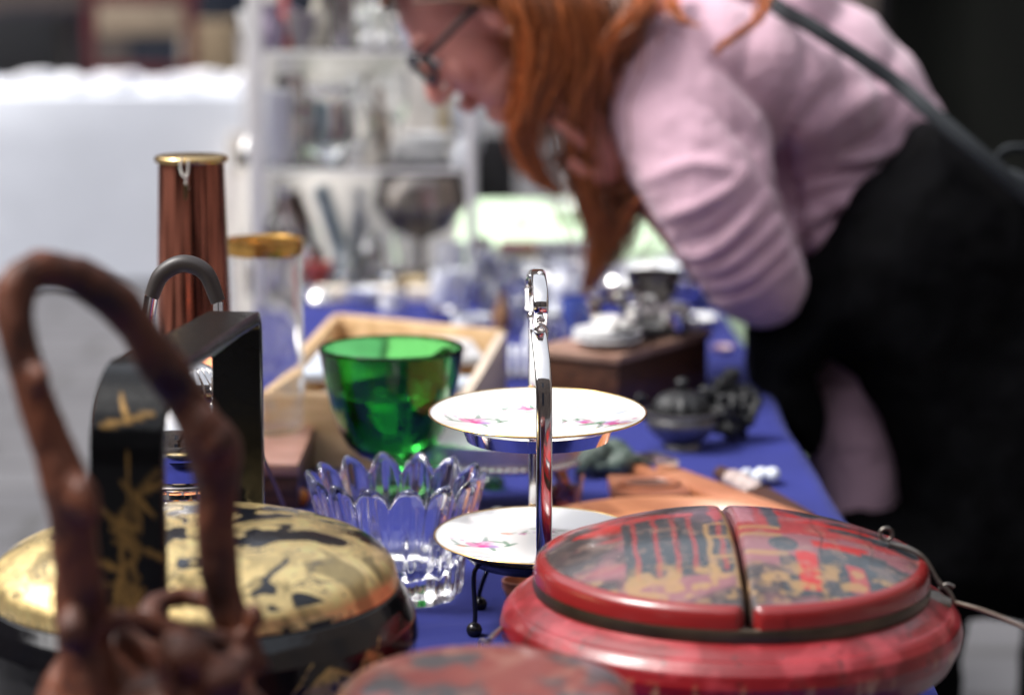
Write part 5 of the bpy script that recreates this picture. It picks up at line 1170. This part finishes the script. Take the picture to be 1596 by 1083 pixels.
# jumper hem under the apron
cap_([(1440, 420, 3.30, 100), (1390, 520, 3.22, 80), (1335, 600, 3.19, 70), (1332, 690, 3.20, 74), (1336, 790, 3.20, 74), (1336, 830, 3.20, 74)])
FOLDS = [  # polylines in photo pixels, width px, amplitude px (negative = crease)
    ([(1232, 210), (1222, 250), (1232, 300), (1240, 350), (1262, 420)], 12, -26),
    ([(1215, 290), (1285, 275), (1350, 268), (1410, 250)], 11, -13), ([(1220, 262), (1290, 248), (1360, 246), (1430, 215)], 13, 11),
    ([(1225, 320), (1280, 305), (1340, 290), (1375, 285)], 9, -12), ([(1240, 345), (1290, 330), (1330, 310)], 10, 9), ([(1250, 380), (1285, 355), (1310, 330)], 8, -10),
    ([(1215, 235), (1250, 195), (1290, 150), (1330, 125)], 15, -10), ([(1235, 240), (1280, 200), (1330, 165), (1390, 140)], 16, 10), ([(1335, 240), (1380, 200), (1400, 170)], 12, -7),
    ([(1110, 130), (1160, 170), (1195, 215), (1205, 260)], 13, 11), ([(1085, 150), (1140, 195), (1175, 235), (1195, 285)], 11, -9), ([(1060, 400), (1100, 395), (1150, 360), (1200, 300)], 11, 11),
    ([(1065, 375), (1110, 365), (1150, 335), (1190, 300)], 8, -8), ([(1075, 430), (1130, 415), (1190, 370), (1235, 330)], 10, 10), ([(1070, 415), (1120, 405), (1170, 370), (1230, 312)], 7, -9),
    ([(1090, 452), (1150, 440), (1200, 405), (1245, 365)], 9, 9), ([(1085, 438), (1140, 425), (1200, 388), (1240, 350)], 6, -8), ([(1105, 475), (1160, 465), (1215, 430), (1255, 395)], 8, 7),
    ([(1100, 465), (1150, 455), (1210, 415), (1250, 380)], 6, -7), ([(1000, 285), (1050, 262), (1110, 255), (1150, 270)], 12, 6), ([(1030, 340), (1080, 325), (1130, 300), (1170, 270)], 12, 8), ([(1045, 352), (1090, 345), (1130, 325)], 8, -6),
    ([(1290, 600), (1340, 610), (1390, 600)], 10, 5), ([(1290, 640), (1345, 650), (1390, 640)], 8, -4), ([(1290, 700), (1345, 690), (1390, 705)], 9, 4)]
def fold_disp(co, no):
    d = np.zeros(len(co)); near = (no[:, 1] < .35)
    # project to photo pixels only to place the modelled folds on the cloth
    zc = co[:, 1]*cp-(co[:, 2]-H)*sp; px = 798+FPX*co[:, 0]/zc; py = 541.5-FPX*(co[:, 1]*sp+(co[:, 2]-H)*cp)/zc
    for pts, wd, amp in FOLDS:
        q = np.array(cr(pts, 6)); dm = np.full(len(co), 1e9); tt = np.zeros(len(co))
        for i in range(len(q)-1):
            a, b = q[i], q[i+1]; ab = b-a; t = np.clip(((px-a[0])*ab[0]+(py-a[1])*ab[1])/(ab@ab), 0, 1); dd = np.hypot(px-a[0]-t*ab[0], py-a[1]-t*ab[1])
            k = dd < dm; dm = np.where(k, dd, dm); tt = np.where(k, (i+t)/(len(q)-1), tt)
        d += amp*S_*np.exp(-(dm/wd)**2)*np.sin(np.pi*np.clip(tt, .03, .97))**.5
    d = d*near
    return d*.9 + (fbm(co, 9, 3, 4)-.5)*.014 + (fbm(np.c_[co[:, 0]+co[:, 2]*.7, co[:, 1], co[:, 2]-co[:, 0]*.5], 34, 3, 8)-.5)*.006
bm = fuse(bm, .0045, 7, .5, fold_disp)
obj('jumper', bm, pink, pw)
# black apron, trousers
def inflate(bm, poly, Y, half, k, step=.006):
    """solid with the given outline and a rounded, cushion-like thickness"""
    Wp = [P(a, b, Y) for a, b in poly]; q = np.array([(v.x, v.z) for v in Wp])
    xs = np.arange(q[:, 0].min(), q[:, 0].max()+step, step); zs_ = np.arange(q[:, 1].min(), q[:, 1].max()+step, step)
    GX_, GZ_ = np.meshgrid(xs, zs_); X_, Z_ = GX_.ravel(), GZ_.ravel(); ins = np.zeros(len(X_), bool); dm = np.full(len(X_), 9.)
    for a, b in zip(q, np.roll(q, -1, 0)):
        c = ((a[1] > Z_) != (b[1] > Z_)) & (X_ < (b[0]-a[0])*(Z_-a[1])/((b[1]-a[1]) or 1e-9)+a[0]); ins ^= c
        ab = b-a; t = np.clip(((X_-a[0])*ab[0]+(Z_-a[1])*ab[1])/(ab@ab), 0, 1); dm = np.minimum(dm, np.hypot(X_-a[0]-t*ab[0], Z_-a[1]-t*ab[1]))
    h = half*np.sqrt(np.clip(1-(1-np.clip(dm/k, 0, 1))**2, 0, 1))+.004
    ins = ins.reshape(GX_.shape); h = h.reshape(GX_.shape); F = {}; B = {}
    def v(i, j):
        if (i, j) not in F:
            F[i, j] = bm.verts.new((GX_[i, j], Y-h[i, j], GZ_[i, j])); B[i, j] = bm.verts.new((GX_[i, j], Y+h[i, j], GZ_[i, j]))
        return F[i, j], B[i, j]
    full = ins[:-1, :-1] & ins[1:, :-1] & ins[:-1, 1:] & ins[1:, 1:]
    for i, j in zip(*np.nonzero(full)):
        cs = [v(i, j), v(i, j+1), v(i+1, j+1), v(i+1, j)]
        bm.faces.new([c[0] for c in cs]); bm.faces.new([c[1] for c in cs][::-1])
        for (di, dj, e) in ((-1, 0, (0, 1)), (0, 1, (1, 2)), (1, 0, (2, 3)), (0, -1, (3, 0))):
            ii, jj = i+di, j+dj
            if ii < 0 or jj < 0 or ii >= full.shape[0] or jj >= full.shape[1] or not full[ii, jj]:
                bm.faces.new((cs[e[1]][0], cs[e[0]][0], cs[e[0]][1], cs[e[1]][1]))
bm = new_bm()
OUT = [(1444, 176), (1400, 232), (1345, 290), (1300, 345), (1262, 385), (1235, 430), (1210, 475), (1160, 505), (1156, 560), (1168, 620), (1205, 680), (1262, 716), (1283, 690), (1288, 640), (1268, 578), (1285, 552), (1330, 585), (1368, 648), (1390, 720), (1399, 782), (1300, 792), (1318, 835), (1352, 900), (1392, 965), (1450, 975), (1530, 958), (1600, 970), (1760, 985), (1760, 420), (1680, 352), (1596, 288), (1520, 232)]
inflate(bm, OUT, 3.15, .115, .10)
for (a, b, r) in ((1600, 560, 190), (1560, 420, 110), (1620, 760, 190)): ball(bm, P(a, b, 3.27), r*S_, (1, 1.2, 1), 32, 24)
def cap2(pts):
    q = cr([(*P(a, b, Y), r*S_) for a, b, Y, r in pts], 8); tube(bm, q, [a[3] for a in q], 28)
cap2([(1450, 900, 3.2, 80), (1440, 960, 3.2, 76), (1430, 1040, 3.2, 72), (1430, 1200, 3.2, 70), (1435, 1500, 3.2, 66), (1440, 1690, 3.2, 55)])
cap2([(1640, 800, 3.32, 150), (1662, 930, 3.32, 84), (1655, 1050, 3.32, 76), (1655, 1250, 3.32, 72), (1650, 1450, 3.32, 66), (1650, 1660, 3.32, 55)])
def apd(co, no):
    return (fbm(np.c_[co[:, 0]*2+co[:, 2]*3, co[:, 1]*3, co[:, 2]*1.2-co[:, 0]*4], 2.6, 4, 9)-.5)*.03
bm = fuse(bm, .007, 5, .5, apd)
obj('apron_and_trousers', bm, blackcloth, pw)
# apron straps
bm = new_bm()
q = cr([P(1150, -60, 3.20), P(1205, 5, 3.12), P(1270, 45, 3.075), P(1340, 90, 3.06), P(1400, 132, 3.05), P(1450, 175, 3.02), P(1520, 235, 3.0), P(1600, 305, 3.0), P(1700, 400, 3.02)], 10)
tube(bm, q, [.0105]*len(q), 12, .35, up=(.55, -.25, .8)); obj('apron_strap', bm, strapm, pw)
bm = new_bm(); q = cr([P(1548, 262, 3.05), P(1565, 236, 3.04), P(1590, 232, 3.04), P(1640, 245, 3.05)], 8); tube(bm, q, .009, 12, .5); tube(bm, cr([P(1550, 262, 3.04), P(1590, 275, 3.03), P(1650, 300, 3.04)], 6), .007, 12, .5); obj('apron_bow', bm, strapm, pw)
for (a, Y) in ((1440, 3.2), (1650, 3.32)):
    x = P(a, 1690, Y).x; bm = new_bm(); ball(bm, (x-.05, Y, .05), .055, (2.3, .9, .9), 24, 16); bm = fuse(bm, .008, 3); 
    obj('shoe', bm, mat('shoe_leather', (.02, .018, .018), .4), pw)

# hair
bm = new_bm(); hcol = []
HR = random.Random(21)
def lock(guide, n, spread, r=.0017, tone=(1, 1), tip=.25, wav=.006):
    n = int(n*2.4); r *= .56; q = cr([(*P(a, b, Y),) for a, b, Y in guide], 8); m_ = len(q)
    for k in range(n):
        fly = HR.uniform(1.5, 2.6) if HR.random() < .22 else 1; ox, oy = HR.gauss(0, .45)*fly, HR.gauss(0, .45)*fly; ph = HR.uniform(0, 6.28); fr = HR.uniform(2, 5); end = int(m_*HR.uniform(.82, 1.0)); pts = []; rad = []
        for i in range(end):
            t = i/(m_-1); sp_w = spread*(1-(1-tip)*t**1.5)
            pts.append(Vector(q[i]) + Vector((ox*sp_w+wav*math.sin(fr*t*6.28+ph)*.6, oy*sp_w+wav*math.cos(fr*t*5+ph)*.6, wav*.3*math.sin(t*9+ph))))
            rad.append(r*(1-.75*t**2))
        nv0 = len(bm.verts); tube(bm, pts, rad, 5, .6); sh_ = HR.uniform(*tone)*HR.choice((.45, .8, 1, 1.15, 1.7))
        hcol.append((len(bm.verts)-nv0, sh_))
# scalp mass
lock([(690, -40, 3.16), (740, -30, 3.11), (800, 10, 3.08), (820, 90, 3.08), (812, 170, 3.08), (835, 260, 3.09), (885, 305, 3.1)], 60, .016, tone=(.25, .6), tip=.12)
lock([(790, -60, 3.10), (850, 0, 3.06), (862, 90, 3.05), (838, 165, 3.05), (822, 215, 3.06), (842, 280, 3.07), (880, 306, 3.08)], 80, .022, tone=(.8, 1.5), tip=.12)
lock([(830, -60, 3.10), (895, 0, 3.06), (915, 90, 3.06), (902, 170, 3.07), (908, 240, 3.08), (918, 310, 3.08), (935, 375, 3.09), (925, 430, 3.09), (905, 475, 3.1)], 110, .029, tone=(.5, 1.3), tip=.25)
lock([(880, -60, 3.14), (930, 10, 3.12), (945, 100, 3.14), (925, 190, 3.15), (930, 270, 3.14), (975, 310, 3.12), (950, 380, 3.1), (915, 440, 3.1)], 110, .042, tone=(.3, .9), tip=.3)
lock([(760, -60, 3.10), (800, -10, 3.07), (830, 60, 3.06), (822, 140, 3.06), (805, 200, 3.06), (825, 262, 3.07), (868, 300, 3.07)], 60, .022, tone=(1.1, 1.7), tip=.2)
lock([(940, -60, 3.16), (975, 0, 3.10), (965, 60, 3.08), (948, 130, 3.10), (935, 220, 3.11), (945, 290, 3.11), (985, 300, 3.1)], 80, .030, tone=(.4, .9), tip=.3)
lock([(1000, -60, 3.12), (1010, -5, 3.06), (985, 30, 3.03), (955, 70, 3.03), (945, 110, 3.05), (950, 160, 3.07)], 40, .018, tone=(1, 1.7), tip=.3)
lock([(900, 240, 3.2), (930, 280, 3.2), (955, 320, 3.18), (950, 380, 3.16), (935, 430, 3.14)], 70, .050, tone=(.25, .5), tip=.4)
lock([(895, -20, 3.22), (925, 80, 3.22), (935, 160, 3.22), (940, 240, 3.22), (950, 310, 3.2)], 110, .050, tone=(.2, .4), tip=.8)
lock([(1010, 300, 3.08), (985, 320, 3.08), (965, 360, 3.09), (945, 400, 3.09)], 14, .008, tone=(1.1, 1.7), tip=.4)
lock([(1195, -50, 3.1), (1192, -5, 3.03), (1180, 30, 3.0), (1155, 50, 2.99), (1125, 72, 2.99), (1112, 90, 3.0)], 18, .009, tone=(1.0, 2.0), tip=.15)
lock([(1040, -50, 3.1), (1045, 0, 3.02), (1060, 30, 3.0), (1090, 42, 3.0)], 12, .008, tone=(1.3, 2), tip=.3)
# cap over the skull
for k in range(260):
    a = HR.uniform(-1.5, 1.5); base = hd_(.062-.02*abs(a), .075, .03*a); ph = HR.uniform(-.02, .02)
    pts = [hd_(.092*math.cos(t)*1.08-.012+.012*math.sin(t), .040+.098*math.sin(t), (.079*math.sin(a))*(.55+.45*math.sin(min(t, 1.57)))) for t in np.linspace(.62, 2.9, 12)]
    pts = [p + Vector((ph*.2, -.004, ph*.2)) for p in pts]
    nv0 = len(bm.verts); tube(bm, pts, .0032, 5, .6); hcol.append((len(bm.verts)-nv0, HR.uniform(.3, 1)))
for k in range(90):   # side hair falling from temple, behind the ear
    u0 = HR.uniform(0, 1); a0 = hd_(.055-.10*u0, .075-.02*u0, .07+.008*HR.random()); a1 = hd_(.010-.09*u0, .03, .086); a2 = hd_(-.025-.08*u0, -.03, .086); a3 = P(800+90*u0+HR.uniform(-8, 8), 70+HR.uniform(-20, 20), 3.07)
    q = cr([a0, a1, a2, a3], 5); nv0 = len(bm.verts); tube(bm, q, .0026, 5, .6); hcol.append((len(bm.verts)-nv0, HR.uniform(.3, 1.1)))
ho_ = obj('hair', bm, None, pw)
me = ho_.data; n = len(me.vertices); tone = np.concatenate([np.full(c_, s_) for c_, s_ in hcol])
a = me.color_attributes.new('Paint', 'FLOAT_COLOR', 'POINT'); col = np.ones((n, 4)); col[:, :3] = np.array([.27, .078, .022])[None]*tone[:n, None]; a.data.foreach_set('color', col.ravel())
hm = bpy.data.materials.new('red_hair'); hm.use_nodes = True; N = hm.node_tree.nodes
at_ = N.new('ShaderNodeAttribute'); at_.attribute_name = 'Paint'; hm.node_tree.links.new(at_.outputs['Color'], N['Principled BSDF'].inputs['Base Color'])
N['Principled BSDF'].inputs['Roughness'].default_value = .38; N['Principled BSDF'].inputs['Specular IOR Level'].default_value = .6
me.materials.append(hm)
